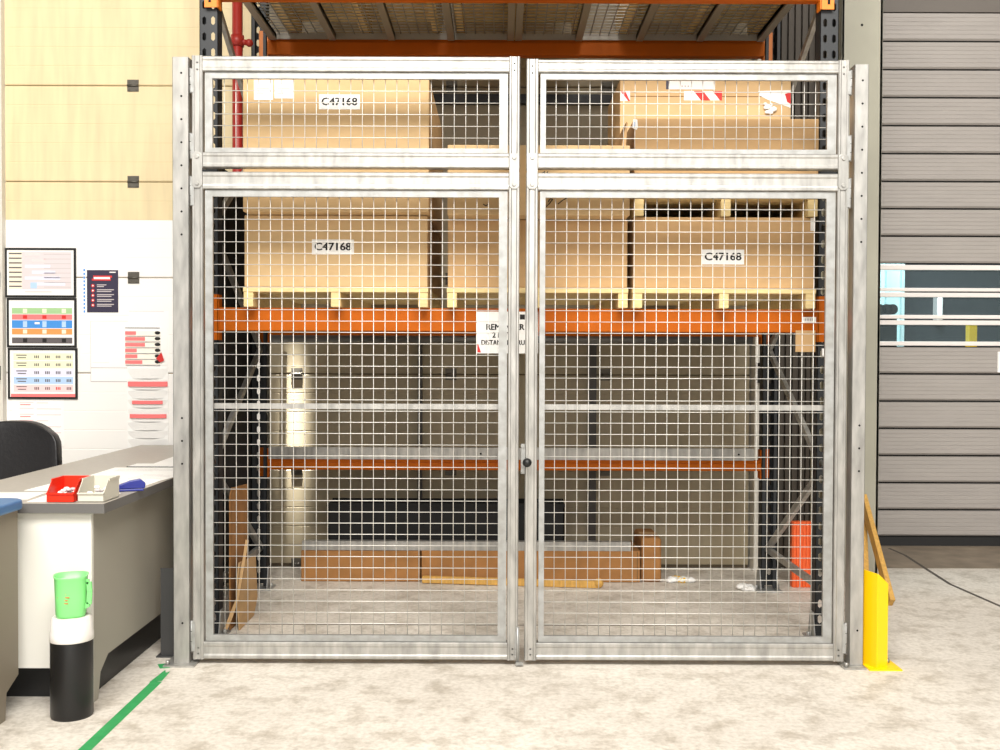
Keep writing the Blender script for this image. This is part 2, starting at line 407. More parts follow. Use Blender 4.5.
# ------------------------------------------------------------------ the pallet rack
UW = 0.088
xl0 = ax(199.5, YF, 60) ; xl1 = xl0 + UW
xr1 = ax(838.5, YF, 60) ; xr0 = xr1 - UW
RTOP = 4.6
def upright(parent, x0, y0, facing):
    """slotted open post; the slotted plate is at y0, looking along facing (-1 = aisle)"""
    b = MB(); xs = [0, .014, .032, .056, .074, UW]; zs = [0.02]; z = 0.08
    cells = []
    while z < RTOP-.06: zs += [z, z+0.040]; z += 0.075
    zs.append(RTOP)
    g = {}
    def V(i, j):
        if (i, j) not in g: g[(i, j)] = b.bm.verts.new((x0+xs[i], y0, zs[j]))
        return g[(i, j)]
    for j in range(len(zs)-1):
        for i in range(5):
            if j % 2 == 1 and i in (1, 3):
                xa, xb, za, zb = x0+xs[i], x0+xs[i+1], zs[j], zs[j+1]; c = (xb-xa)*.42
                for (X, Z, sx, sz) in ((xa,za,1,1),(xb,za,-1,1),(xb,zb,-1,-1),(xa,zb,1,-1)):
                    q = [(X,y0,Z),(X+sx*c,y0,Z),(X,y0,Z+sz*c)]
                    b.face(q if (sx*sz > 0) == (facing < 0) else q[::-1])
                continue
            q = (V(i,j), V(i+1,j), V(i+1,j+1), V(i,j+1))
            b.bm.faces.new(q if facing < 0 else q[::-1])
    d = -facing*0.075
    for x in (x0+.0015, x0+UW-.0015):
        b.box(x-.0015, x+.0015, y0, y0+d, 0.02, RTOP)
    for s in (0, 1):
        xa = x0 if s == 0 else x0+UW-.02
        b.box(xa, xa+.02, y0+d, y0+d+facing*.003, 0.02, RTOP)
    o = obj('upright', b, upm, parent)
    return o
def foot(parent, x0, y0, d):
    b = MB(); b.box(x0-.03, x0+UW+.03, y0-.03, y0+.075+.03, 0, .008)
    for x in (x0-.006, x0+UW+.001):
        b.prism([(y0-.02,.008),(y0+.095,.008),(y0+.06,.13),(y0+.015,.13)], 'x', x, x+.005)
    for s in (-.018, UW+.018): b.tube((x0+s, y0+.04, .008), (x0+s, y0+.04, .03), .01, 8)
    obj('foot_plate', b, galvd, parent)
def frame(name, label, x0, nodes):
    t = thing(name, label, 'rack frame', (x0+UW/2, YF, 0))
    upright(t, x0, YF, -1); upright(t, x0, YR+.075, 1)
    foot(t, x0, YF, 0); foot(t, x0, YR, 0)
    xc = x0+UW/2; ya, yb = YF+.04, YR+.035
    zz = .22; side = 1
    b = MB(); b.bar((xc, ya, .24), (xc, yb, .24), .022, .034); obj('brace', b, galv, t)
    p = (xc, yb, .24); flip = 0
    while zz < RTOP-.65:
        zz += .58; q = (xc, (ya if flip == 0 else yb), zz+.02)
        b = MB(); b.bar(p, q, .022, .036)
        for e in (p, q): b.tube((xc-.016, e[1], e[2]), (xc+.016, e[1], e[2]), .011, 8)
        obj('brace', b, galv, t); p = (q[0], q[1], q[2]); flip = 1-flip
    return t
frame('rack_frame', 'charcoal slotted rack frame on the left, beside the desk and the red pipe', xl0, 0)
frame('rack_frame', 'charcoal slotted rack frame on the right, beside the grey column', xr0, 0)

def beam(label, zb, zt, y0, y1, m, group, conn=True, front=True, bright=None):
    t = thing('rack_beam', label, 'rack beam', ((xl1+xr0)/2, y0, zb), group)
    b = MB(); h = zt - zb; d = y1 - y0; L0, L1 = xl1+.004, xr0-.004
    b.prism([(y0,zb),(y1,zb),(y1,zt),(y0+.012,zt),(y0+.012,zt-.018),(y0,zt-.018)] if not front else [(y0,zb),(y1,zb),(y1,zt-.02),(y1-.015,zt-.02),(y1-.015,zt),(y0,zt)], 'x', L0, L1)
    obj('beam', b, m, t, bevel=.003)
    if conn:
        yc = y0 if front else y1
        for xa, xb, lx in ((xl0+UW-.058, xl1+.004, xl0+UW-.033), (xr0-.004, xr0+.058, xr0+.033)):
            c = MB(); zc0, zc1 = zb-.045, zt+.062
            s = -1 if front else 1
            c.box(xa, xb, yc+s*.010, yc+s*.004, zc0, zc1)
            xi = xb if xa < 0 else xa
            c.box(xi-.003, xi+.003, yc+s*.010, yc-s*.05, zc0, zc1)
            for k in range(4):
                z = zc0+.035+(zc1-zc0-.07)*k/3
                c.box(lx-.006, lx+.006, yc+s*.0115, yc+s*.009, z-.012, z+.012, hole)
            c.mats[0:1] = [bright or m] if c.mats and c.mats[0] is hole and False else c.mats[0:1]
            o = obj('connector', c, bright or m, t)
    return t
# MB.box without a material falls on slot 0: keep the coat first where holes follow
_old = MB.mi
def _mi(s, m):
    if m is None:
        if not s.mats: s.mats.append(None)
        return 0
    return _old(s, m)
MB.mi = _mi

bz0, bz1 = az(331.5, YF, 500), az(308.5, YF, 500)
bt = beam('long orange beam at the aisle carrying the pallets, with the A4 sign on it', bz0, bz1, YF-.012, YF+.045, orange, 'pallet level beams')
beam('orange rear beam carrying the backs of the pallets, mostly hidden behind the aisle beam', bz0, bz1, YR+.01, YR+.07, orange, 'pallet level beams', front=False)
dz0 = 3.052; dz1 = 3.18
beam('orange aisle beam under the front of the wire decks at the top of the picture', dz0, dz1, YF-.012, YF+.045, orange, 'top level beams', bright=orangeb)
rz0, rz1 = az(56, YR, 500), az(38.5, YR, 500)
beam('orange rear beam under the wire decks, just above the gate top', 3.088, dz1, YR+.0, YR+.06, orange, 'top level beams', front=False, bright=orangeb)
lz0, lz1 = az(470.5, YR, 500), az(460, YR, 500)
beam('slim orange rear beam low across the back of the empty bay', lz0, lz1, YR+.01, YR+.06, orange, None, conn=True, front=False)
# galvanised channel lying on the low beam
b = MB(); y0 = YR+.012; za, zb_ = lz1+.0005, az(448, YR, 500)
x0, x1 = ax(266, YR), ax(757, YR)
b.prism([(y0, za),(y0+.045,za),(y0+.045,za+.004),(y0+.004,za+.004),(y0+.004,zb_-.004),(y0+.045,zb_-.004),(y0+.045,zb_),(y0,zb_)], 'x', x0+.01, x1-.01)
for xx in (ax(481, YR), ax(740, YR)): b.tube((xx, y0-.002, (za+zb_)/2), (xx, y0+.001, (za+zb_)/2), .006, 8, hole)
o = obj('metal_channel', b, galv); tag(o, 'long galvanised channel lying on the low orange rear beam', 'channel')
# grey tube across the back
b = MB(); zt = az(338, 6.2); b.tube((ax(266, 6.2), 6.2, zt), (ax(752, 6.2), 6.2, zt), .03, 20)
for px in (270, 420, 593, 745): b.box(ax(px, 6.2)-.02, ax(px, 6.2)+.02, 6.19, YW-.02, zt-.03, zt+.03)
o = obj('door_shaft', b, steel); tag(o, 'grey steel shaft running across the back just under the pallets', 'shaft')

# wire decks on the top beams
def deck(label, xa, xb, nj):
    t = thing('wire_deck', label, 'wire deck', ((xa+xb)/2, YF, dz1), 'wire decks')
    z = dz1 + .032; y0, y1 = YF-.02, YR+.075
    for k in range(nj):
        x = xa + .020 + (xb-xa-.040)*k/(nj-1)
        b = MB(); b.box(x-.019, x+.019, YF+.05, YR-.005, dz1-.012, dz1+.024); b.box(x-.019, x+.019, YF-.01, YR+.055, dz1+.002, dz1+.024); obj('joist', b, lipm, t)
    b = MB(); 
    y = y0
    while y <= y1: b.tube((xa, y, z), (xb, y, z), .003, 6); y += .0505
    x = xa+.004
    while x <= xb-.003: b.tube((x, y0, z-.0055), (x, y1, z-.0055), .003, 6); x += .0535
    obj('wire_grid', b, galvd, t)
    b = MB(); b.box(xa, xb, YR-.008, YR-.002, dz1-.006, dz1+.03); obj('rear_lip', b, lipm, t)
mid = ax(516, YF)
deck('left half of the galvanised wire decking over the pallets', ax(222, YF, 10), mid-.002, 5)
deck('right half of the galvanised wire decking over the pallets', mid+.002, ax(818, YF, 10), 5)

# ------------------------------------------------------------------ pallets and boxes
PD = 1.2                       # depth of a pallet
def pallet(label, px0, px1, zb, zt, yfr, grp='pallets on the rack'):
    xa, xb = ax(px0, yfr), ax(px1, yfr)
    t = thing('pallet', label, 'pallet', ((xa+xb)/2, yfr, zb), grp)
    th = .024; w = .045
    n = 7; bw = PD/n
    for k in range(n):
        b = MB(); y0 = yfr + k*bw; b.box(xa, xb, y0, y0+bw-.025, zt-th, zt); obj('deck_board', b, wood, t, bevel=.002)
    for x in (xa+.002, (xa+xb)/2-w/2, xb-w-.002):
        b = MB(); b.box(x, x+w, yfr+.004, yfr+PD-.03, zb, zt-th); obj('stringer', b, wood, t, bevel=.002)
    return t, xa, xb
def carton(label, x0, x1, y0, y1, z0, z1, m=card, seam=None, grp='cartons on the rack', flap=False, top=True):
    t = thing('cardboard_box', label, 'box', ((x0+x1)/2, y0, z0), grp)
    b = MB(); b.box(x0, x1, y0, y1, z0, z1); obj('box_body', b, m, t, bevel=.005)
    xc = (y0+y1)/2
    b = MB(); b.box(x0+.004, x1-.004, xc-.03, xc+.03, z1, z1+.0012); obj('packing_tape', b, mat('parcel_tape', (190,150,92), .3) if 'parcel_tape' not in bpy.data.materials else bpy.data.materials['parcel_tape'], t)
    return t
def ref_label(parent, px0, px1, py0, py1, Y, body='C47168', rot=0):
    (xa, zt), (xb, zb) = at(px0, py0, Y), at(px1, py1, Y)
    b = MB(); b.box(xa, xb, Y-.0012, Y-.0004, zb, zt, paper)
    b.text(body, (xa+xb)/2, (zt+zb)/2+.002, Y-.0012, (zt-zb)*.50, (xb-xa)*.86, ink, bold=.032)
    obj('reference_label', b, paper, parent)

YB = 4.83                                    # front of the pallets, a little over the beam
YU = 4.75                                    # upper cartons overhang
pz = bz1 + .0005
zt1 = az(287.5, YB)
# left stack
tl, xa, xb = pallet('pale wood pallet under the left pair of cartons', 243, 428, pz, zt1, YB)
zA = az(214.5, YB, 330)
t = carton('lower carton of the left stack, C47168 label at its middle', xa+.004, xb-.004, YB+.01, YB+1.15, zt1+.0005, zA-.002)
ref_label(t, 312, 354, 239.5, 254.5, YB+.01)
xa2, xb2 = ax(243, YU), ax(428.5, YU)
t = carton('tall upper carton of the left stack, with two papers and a C47168 label', xa2, xb2, YU, YU+1.2, zA+.0005, az(77, YU, 330))
ref_label(t, 319, 360, 94.5, 109.5, YU)
for (a, b_, c, d) in ((254, 273, 80, 100), (274.5, 294, 80, 98.5)):
    (p, q), (r, s) = at(a, c, YU), at(b_, d, YU)
    b = MB(); b.box(p, r, YU-.0012, YU-.0004, s, q, paper)
    for k in range(3): b.box(p+.012, p+(r-p)*(.8 if k < 2 else .5), YU-.0016, YU-.0012, q-.02-k*.022, q-.012-k*.022, palepk if k < 1 else greyp)
    obj('shipping_paper', b, paper, t)
# middle stack
tm, xa, xb = pallet('pale wood pallet under the middle pair of cartons, behind the gate leaves', 446.5, 628, pz, zt1, YB)
zB = az(219, YB, 540)
t = carton('lower carton of the middle stack, plain and shaded by the one above', xa+.004, xb-.004, YB+.01, YB+1.15, zt1+.0005, zB-.002, card2)
YUm = YU-.04
t = carton('plain upper carton of the middle stack with small pen marks', ax(447, YUm), ax(629, YUm), YUm, YUm+.95, zB+.0005, az(145, YUm, 540))
def scrib(pts, Y):
    b = MB(); P = [(at(px, py, Y)[0], Y-.001, at(px, py, Y)[1]) for px, py in pts]
    for p, q in zip(P, P[1:]): b.tube(p, q, .0022, 5)
    obj('pen_mark', b, ink, t)
scrib([(483,204),(486,206),(488,204.5)], YUm); scrib([(546,207),(549,204),(553,199),(550,199),(548,202)], YUm); scrib([(558,204),(563,200),(567,198)], YUm)
scrib([(541,174),(545,171.5)], YUm); scrib([(546,174),(548,171.5)], YUm)
b = MB(); xx, zz = at(629, 146, YUm)
b.prism([(xx-.032, zz),(xx-.012, zz),(xx-.004, zz+.11),(xx-.01, zz+.115)], 'y', YUm+.02, YUm+.5); obj('open_flap', b, card2, t)
# right stack
tr_, xa, xb = pallet('lower pale wood pallet of the right stack, resting on the orange beam', 632, 815.5, pz, zt1, YB)
zC = az(216.5, YB, 720)
t = carton('lower carton of the right stack, C47168 label right of its middle', xa+.004, xb-.004, YB+.01, YB+1.15, zt1+.0005, zC-.002, card2)
ref_label(t, 702, 744, 249.5, 264.5, YB+.01)
b = MB(); (p, q), (r, s) = at(810.5, 216, YB+.01), at(816, 231, YB+.01); b.box(p, xb-.005, YB+.0088, YB+.0096, s, zC-.004, paper); obj('sticker', b, paper, t)
zD = az(193.5, YB-.02, 720)
tu, ua, ub = pallet('upper pale wood pallet of the right stack, sandwiched between two cartons', 633, 817, zC+.0005, zD, YB-.02)
t = carton('front upper carton of the right stack, low with a small tag at its corner', ua, ub, YB-.02, YB+.5, zD+.0005, az(118.5, YB-.02, 720), card2)
b = MB(); (p, q), (r, s) = at(632, 118.8, YB-.02), at(638, 130, YB-.02); b.prism([(p+.001,s+.01),(r-.006,s),(r,s+.012),(r-.004,q-.003),(p+.006,q-.001)], 'y', YB-.0212, YB-.0204, paper); b.box(p+.010, p+.016, YB-.0216, YB-.0212, s+.014, q-.014, bluep); obj('tag', b, paper, t)
YK = YB+.55
kx0, kx1, kz1 = ax(620, YK, 100), ax(791, YK, 100), az(79, YK, 700)
t = carton('tall rear carton of the right stack with red and white hazard tape', kx0, kx1, YK, YK+.6, zD+.0005, kz1, card)
def hazard(px0, px1, py0, py1, first_red=True, n=4):
    (p, q), (r, s) = at(px0, py0, YK), at(px1, py1, YK)
    b = MB(); b.box(p, r, YK-.001, YK-.0004, s, q, paper); w = (r-p)/n; h = q-s
    for k in range(n):
        if (k % 2 == 0) != first_red: continue
        x = p+k*w; P = [(x, q), (min(x+w, r), q), (min(x+w+h*.8, r), s), (min(x+h*.8, r), s)]
        b.prism(P, 'y', YK-.0015, YK-.001, redm)
    obj('hazard_tape', b, paper, t)
hazard(620.3, 630, 91, 101, True, 2); hazard(684, 722, 91, 100.5, False, 4)
(p, q), (r, s) = at(758, 90, YK), at(790.5, 104, YK)
b = MB(); b.prism([(p,q-.006),(r,q),(r,s-.02),(p+.05,q-.05),(p+.01,q-.03)], 'y', YK-.002, YK-.0006, paper); b.prism([(r-.03,q-.02),(r,q-.012),(r,s),(r-.018,s+.01)], 'y', YK-.0026, YK-.002, redm)
obj('torn_tape', b, paper, t)
b = MB(); xx, zz = at(770, 108, YK)
for k in range(9):
    b.ball((xx+random.uniform(-.03,.05), YK-.010, zz+random.uniform(-.03,.025)), random.uniform(.008,.018), paper, (1,.5,.8))
obj('crumpled_tape', b, paper, t)
(p, q), (r, s) = at(666, 80, YK), at(715, 89.5, YK)
b = MB(); b.box(p, r, YK-.001, YK-.0004, s, q, paper); b.box(p, p+.016, YK-.0014, YK-.001, s, q, navy)
for k in range(4): b.box(p+.08+k*.016, p+.088+k*.016, YK-.0014, YK-.001, s+.012, s+.02, greyp)
obj('delivery_label', b, paper, t)
b = MB(); zq = az(96.5, YK, 700); b.box(kx0+.003, kx1-.003, YK-.0004, YK+.001, zq-.002, zq+.002); obj('lid_seam', b, cardedge, t)
# loads standing on the wire decks above (only their undersides show through the wires)
zd = dz1 + .0365
for lab, a, b_ in (('pallet on the wire decks at the top left, seen from below', 246, 428), ('pallet on the wire decks at the top centre, seen from below', 446, 596), ('pallet on the wire decks at the top right, seen from below', 640, 812)):
    _, xa, xb = pallet(lab, a, b_, zd, zd+.14, YB+.12, 'pallets on the wire decks')
    carton(lab.replace('pallet on the wire decks', 'carton on the pallet above the wire decks').replace(', seen from below', ', mostly hidden'), xa, xb, YB+.14, YB+1.2, zd+.1405, zd+.9, card2, grp='cartons above the wire decks')

# A4 sign on the beam, small label, hanging card, white tag
YS = YF-.0125
(p, q), (r, s) = at(477, 311.5, YS), at(538, 353.5, YS)
b = MB(); b.box(p, r, YS-.0015, YS-.0003, s, q, paper); Y = YS-.0015
def line(body, pa, pb, pyc, h):
    (xa, z0), (xb, z1) = at(pa, pyc, YS), at(pb, pyc, YS); b.text(body, (xa+xb)/2, (z0+z1)/2, Y, h, xb-xa, ink, bold=.04)
line('REMEMBER', 486.5, 524.2, 327, .027); line('2 METRE', 492.5, 518.5, 335, .025); line('DISTANCING RULE', 481.5, 530.5, 342.5, .023)
x0, z0 = at(522.4, 317, YS); b.box(x0-.012, x0+.012, Y-.0008, Y, z0-.012, z0+.012, ink)
x0, z0 = at(477.3, 343.5, YS); b.prism([(x0, z0),(x0+.003, z0),(x0+.018, s+.004),(x0, s+.004)], 'y', Y-.0008, Y, redm)
o = obj('distance_sign', b, paper); tag(o, 'white A4 sign reading REMEMBER 2 METRE DISTANCING RULE on the orange beam', 'sign')
(p, q), (r, s) = at(802.5, 317, YS), at(816, 322.5, YS)
b = MB(); b.box(p, r, YS-.0012, YS-.0003, s, q, paper)
for k in range(4): b.box(p+.01+k*.012, p+.018+k*.012, YS-.0016, YS-.0012, s+.007, q-.007, greyp)
o = obj('beam_label', b, paper); tag(o, 'small white location label at the right end of the orange aisle beam', 'label')
(p, q), (r, s) = at(795.5, 332.5, YS), at(815, 352, YS)
b = MB(); b.box(p, r, YS-.003, YS-.0003, s, q+.01); o = obj('card', b, card2); tag(o, 'beige card hanging under the right end of the aisle beam', 'card')
(p, q), (r, s) = at(821.5, 348.5, YF), at(827, 356, YF)
b = MB(); b.box(p, r, YF-.014, YF-.0003, s, q); o = obj('post_tag', b, paper); tag(o, 'small white tag stuck on the right rack post under the orange beam', 'tag')

# black sheet on the left rack frame
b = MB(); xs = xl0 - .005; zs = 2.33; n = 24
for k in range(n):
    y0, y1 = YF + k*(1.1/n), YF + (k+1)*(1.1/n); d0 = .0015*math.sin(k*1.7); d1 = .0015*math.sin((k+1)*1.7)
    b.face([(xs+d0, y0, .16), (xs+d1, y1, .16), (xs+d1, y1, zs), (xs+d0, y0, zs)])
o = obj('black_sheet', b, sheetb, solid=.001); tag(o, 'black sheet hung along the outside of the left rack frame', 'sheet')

# red sprinkler pipe
px = 237.5; YQ = 5.82; X = ax(px, YQ, 60)
t = thing('sprinkler_pipe', 'red vertical sprinkler pipe behind the left rack frame', 'pipe', (X, YQ, 0))
b = MB(); b.tube((X, YQ, 0), (X, YQ, 4.6), .029, 24); obj('pipe', b, redpipe, t)
b = MB(); zz = az(42, YQ); b.tube((X, YQ, zz-.03), (X, YQ, zz+.03), .037, 24); b.tube((X, YQ, zz), (X+.062, YQ, zz-.01), .016, 12); b.ball((X+.066, YQ, zz-.01), .022); obj('coupling', b, redpipe, t)

# things on the floor of the bay
Yb = 6.17
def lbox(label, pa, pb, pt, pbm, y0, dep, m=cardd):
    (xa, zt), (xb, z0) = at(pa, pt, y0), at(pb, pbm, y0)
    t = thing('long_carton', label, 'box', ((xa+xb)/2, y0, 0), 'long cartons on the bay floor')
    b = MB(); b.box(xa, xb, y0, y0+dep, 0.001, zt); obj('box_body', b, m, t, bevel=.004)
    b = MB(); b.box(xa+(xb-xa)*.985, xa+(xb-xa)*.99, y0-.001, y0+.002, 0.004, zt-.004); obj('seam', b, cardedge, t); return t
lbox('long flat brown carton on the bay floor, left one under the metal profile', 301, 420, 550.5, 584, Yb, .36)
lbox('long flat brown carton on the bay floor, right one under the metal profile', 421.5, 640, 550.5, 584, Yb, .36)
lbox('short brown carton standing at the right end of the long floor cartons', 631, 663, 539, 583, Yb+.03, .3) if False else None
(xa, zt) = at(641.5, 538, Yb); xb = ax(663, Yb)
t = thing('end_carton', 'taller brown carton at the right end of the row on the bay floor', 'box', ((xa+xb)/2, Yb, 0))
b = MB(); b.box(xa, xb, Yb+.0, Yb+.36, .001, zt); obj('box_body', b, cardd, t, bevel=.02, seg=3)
b = MB(); b.box(xa+.01, xb-.01, Yb+.15, Yb+.21, zt, zt+.001); obj('packing_tape', b, card2, t)
ztop = az(550.5, Yb, 400)
b = MB(); (xa, z1) = at(302, 541, Yb); xb = ax(632, Yb); y0 = Yb+.0
b.prism([(y0, ztop+.001),(y0+.05,ztop+.001),(y0+.05,ztop+.005),(y0+.004,ztop+.005),(y0+.004,z1-.004),(y0+.05,z1-.004),(y0+.05,z1),(y0,z1)], 'x', xa, xb)
o = obj('metal_profile', b, galv); tag(o, 'long galvanised profile lying on top of the long floor cartons', 'profile')
t = thing('black_crate', 'long black crate on the bay floor behind the brown cartons', 'crate', (ax(447, 6.28), 6.3, ztop+.001))
(xa, z1) = at(328, 503, 6.28); xb = ax(565, 6.28)
b = MB(); w = .012; z0 = ztop+.001; y0, y1 = 6.28, 6.50
b.box(xa, xb, y0, y0+w, z0, z1); b.box(xa, xb, y1-w, y1, z0, z1); b.box(xa, xa+w, y0, y1, z0, z1); b.box(xb-w, xb, y0, y1, z0, z1); b.box(xa, xb, y0, y1, z0, z0+w); obj('crate_body', b, sheetb, t, bevel=.004)
b = MB(); b.box(xa-.008, xb+.008, y0-.008, y0, z1-.02, z1); b.box(xa-.008, xb+.008, y1, y1+.008, z1-.02, z1); obj('rim', b, sheetb, t)
# lath in front of the cartons
t = thing('wooden_lath', 'thin yellow wooden lath lying on the floor before the long cartons', 'lath', (ax(520, 6.1), 6.1, 0))
b = MB(); b.bar((ax(423, 6.13), 6.13, .025), (ax(598, 6.02, 580), 6.02, .022), .03, .04); obj('lath', b, plankm, t, bevel=.003)
b = MB(); b.ball((ax(600, 6.02), 6.02, .030), .028); obj('end_cap', b, plankm, t)
# cardboard offcuts leaning in the left corner
def lean(label, x, y0, y1, pts, tilt, m):
    b = MB(); b.bm.faces.new([b.bm.verts.new((x + tilt*(1-v), y0+(y1-y0)*u, .002+v)) for u, v in pts])
    o = obj('cardboard_offcut', b, m, solid=.006); tag(o, label, 'cardboard', 'cardboard offcuts'); return o
lean('upright brown cardboard offcut against the left rack frame, the taller one', -1.326, 5.06, 5.42, [(0,0),(1,0),(1,.68),(.1,.70),(0,.66)], .0, cardd)
lean('short brown cardboard offcut at the foot of the left corner', -1.300, 5.02, 5.44, [(.1,0),(.8,0),(1,.08),(.95,.30),(.15,.33),(0,.2)], .02, card2)
b = MB(); P = [(at(px, py, 5.08)[0]+.05, at(px, py, 5.08)[1]) for px, py in ((217,640),(224,622),(231,605),(240,548),(243,549),(233,607),(227,625),(220,641))]
zmin = min(p[1] for p in P); b.prism([(x, z-zmin+.001) for x, z in P], 'y', 4.99, 4.994); o = obj('cardboard_strip', b, card2); tag(o, 'thin bent strip of pale cardboard standing in the left corner', 'cardboard')
# crumpled rubbish at the back right
def crumple(label, px, py, n, sx, m, name):
    Y = 4.5*312/(py-356); X = ax(px, Y, py); b = MB()
    for k in range(n):
        r = random.uniform(.018, .032); b.ball((X+random.uniform(-sx,sx), Y+random.uniform(-.03,.03), r*.55), r, m[k % len(m)], (1.3,1,.55))
    bmesh.ops.triangulate(b.bm, faces=b.bm.faces)
    for v in b.bm.verts: v.co += Vector((random.uniform(-.004,.004), random.uniform(-.004,.004), random.uniform(-.002,.004)))
    o = obj(name, b, m[0]); tag(o, label, 'rubbish')
crumple('crumpled white and yellow wrapping on the floor right of the cartons', 683, 583, 9, .09, [paper, yellow, paper], 'crumpled_wrapping')
crumple('crumpled white paper beside the rear right rack foot', 747, 591, 6, .03, [paper], 'crumpled_paper')
# orange ribbed board outside the right frame
(xa, zt) = at(793, 522, 6.05); xb = ax(817, 6.05)
t = thing('orange_board', 'orange ribbed plastic board standing on the floor behind the right rack frame', 'board', ((xa+xb)/2, 6.05, 0))
b = MB(); b.box(xa, xb+.02, 6.06, 6.10, 0.001, zt); obj('board', b, mat('orange_plastic', (232,100,44), .5), t)
b = MB(); n = 7
for k in range(n): x = xa+.005+(xb-xa)*k/n; b.box(x, x+.010, 6.05, 6.06, .001, zt)
obj('rib', b, bpy.data.materials['orange_plastic'], t)

# ------------------------------------------------------------------ the gate
def gx(px): return ax(px, YG)
def gz(py): return az(py, YG, 500)
gtop, gbot = gz(57.5), gz(660.5)
def rail(b, p, q, w, d, along, m=None, y=YG, groove=.003):
    """channel rail from p to q (x0,x1 or z0,z1); w = (low, high) across; front face carries a shallow groove"""
    lo, hi = w; e = (hi-lo)
    pr = [(y+d, lo), (y+.004, lo), (y, lo+.004), (y, lo+e*.2), (y+groove, lo+e*.3), (y+groove, hi-e*.3), (y, hi-e*.2), (y, hi-.004), (y+.004, hi), (y+d, hi)]
    if along == 'x': b.prism(pr, 'x', p, q, m)
    else: b.prism([(c, a) for a, c in pr], 'z', p, q, m)
def mesh_panel(t, xa, xb, za, zb, name='wire_mesh'):
    b = MB(); y = YG+.030; s = .0497; r = .0017
    n = int(round((xb-xa)/s)); nz = int(round((zb-za)/s)); 
    for k in range(n+1):
        x = xa-.004 + (xb-xa+.008)*(k)/n if n else xa
        b.tube((x, y+.005, za-.012), (x, y+.005, zb+.012), r, 6)
    for k in range(nz+1):
        z = za + (zb-za)*k/nz; b.tube((xa-.012, y, z), (xb+.012, y, z), r, 6)
    obj(name, b, wirem, t)
def clamp(b, xa, xb, za, zb, w0, w1, wt, wb):
    """flat bars that hold the wire, set back from the frame face"""
    y0, y1 = YG+.012, YG+.028
    b.box(xa, xa+w0, y0, y1, za, zb); b.box(xb-w1, xb, y0, y1, za, zb)
    b.box(xa+w0, xb-w1, y0, y1, zb-wt, zb); b.box(xa+w0, xb-w1, y0, y1, za, za+wb)
def leaf(label, so, cl, cr, si, hinge_side, gtop):
    """so/si = pixel columns of outer/inner stile; cl, cr = clamp bars left and right"""
    xs = [gx(v) for v in so+cl+cr+si]; s0, s1, c0, c1, c2, c3, i0, i1 = xs
    t = thing('gate_leaf', label, 'gate leaf', ((s0+i1)/2, YG, gbot), 'mesh gate leaves')
    zmid = (gz(168), gz(172.5))
    # lower door frame
    b = MB(); D = .05
    rail(b, gbot, zmid[1], (s0, s1), D, 'z'); rail(b, gbot, zmid[1], (i0, i1), D, 'z')
    rail(b, s1, i0, (gbot+.002, gz(643)), D, 'x'); rail(b, s1, i0, (gz(190), zmid[1]), D, 'x')
    obj('door_frame', b, galv, t)
    b = MB(); clamp(b, c0, c3, gz(643)+.002, gz(190)-.002, c1-c0, c3-c2, gz(190)-gz(196.5), gz(637)-gz(643)); obj('clamp_bar', b, galvd, t)
    mesh_panel(t, c1, c2, gz(637), gz(196.5), 'wire_mesh')
    b = MB(); b.box(c1-.004, c2+.004, YG+.037, YG+.043, gz(410), gz(404.5)); obj('cross_bar', b, galv, t)
    # top extension
    b = MB()
    rail(b, zmid[0]-.002, gtop, (s0, s1), D, 'z'); rail(b, zmid[0]-.002, gtop, (i0, i1), D, 'z')
    rail(b, s1, i0, (zmid[0], gz(153)), D, 'x'); rail(b, s1, i0, (gz(72), gtop-.002), D, 'x')
    obj('top_frame', b, galv, t)
    b = MB(); clamp(b, c0, c3, gz(153)+.002, gz(72)-.002, c1-c0, c3-c2, gz(72)-gz(78), gz(148.5)-gz(153)); obj('clamp_bar', b, galvd, t)
    mesh_panel(t, c1, c2, gz(148.5), gz(78), 'wire_mesh')
    # plates that join the two frames
    for a, c in ((s0, s1), (i0, i1)):
        b = MB(); z0, z1 = gz(189), gz(153); w = c-a-.004
        pts = [(a+.002, z0+.012), (a+.014, z0), (c-.014, z0), (c-.002, z0+.012), (c-.002, z1-.012), (c-.014, z1), (a+.014, z1), (a+.002, z1-.012)]
        b.prism(pts, 'y', YG-.004, YG); 
        for z in (z0+.02, z1-.02): b.tube(((a+c)/2, YG-.009, z), ((a+c)/2, YG-.003, z), .009, 12)
        obj('joining_plate', b, galv, t, bevel=.0015)
    # rivets at the frame corners
    b = MB()
    for a, c in ((s0, s1), (i0, i1)):
        for z in (gtop-.03, gtop-.06): b.tube(((a+c)/2, YG+.003, z), ((a+c)/2, YG+.006, z), .004, 8)
        for z in (gbot+.025, gbot+.05): b.tube(((a+c)/2, YG+.003, z), ((a+c)/2, YG+.006, z), .004, 8)
    obj('rivet', b, hole, t)
    xh = (gx(191) if hinge_side == 'l' else gx(848.6))
    for ya, yb in ((69, 94), (134, 160), (177, 207), (622, 653)):
        b = MB(); z0, z1 = gz(yb), gz(ya)
        b.tube((xh, YG+.004, z0), (xh, YG+.004, z1), .0062, 14)
        w = .03 if hinge_side == 'l' else -.03
        b.box(xh, xh+w*.5, YG-.002, YG+.001, z0+.004, z1-.004)
        for k in (1, 2): b.tube((xh, YG+.004, z0+(z1-z0)*k/3-.001), (xh, YG+.004, z0+(z1-z0)*k/3+.001), .0068, 14, hole)
        obj('hinge', b, galvd, t)
    return t
L = leaf('left leaf of the galvanised mesh gate, hinged at the post beside the desk', (192, 203), (204.5, 212), (498.5, 507), (508, 519), 'l', gz(56.3))
R = leaf('right leaf of the galvanised mesh gate, with the black knob on its stile', (525.5, 537.5), (539.5, 545), (826, 835), (836, 847), 'r', gz(58.8))
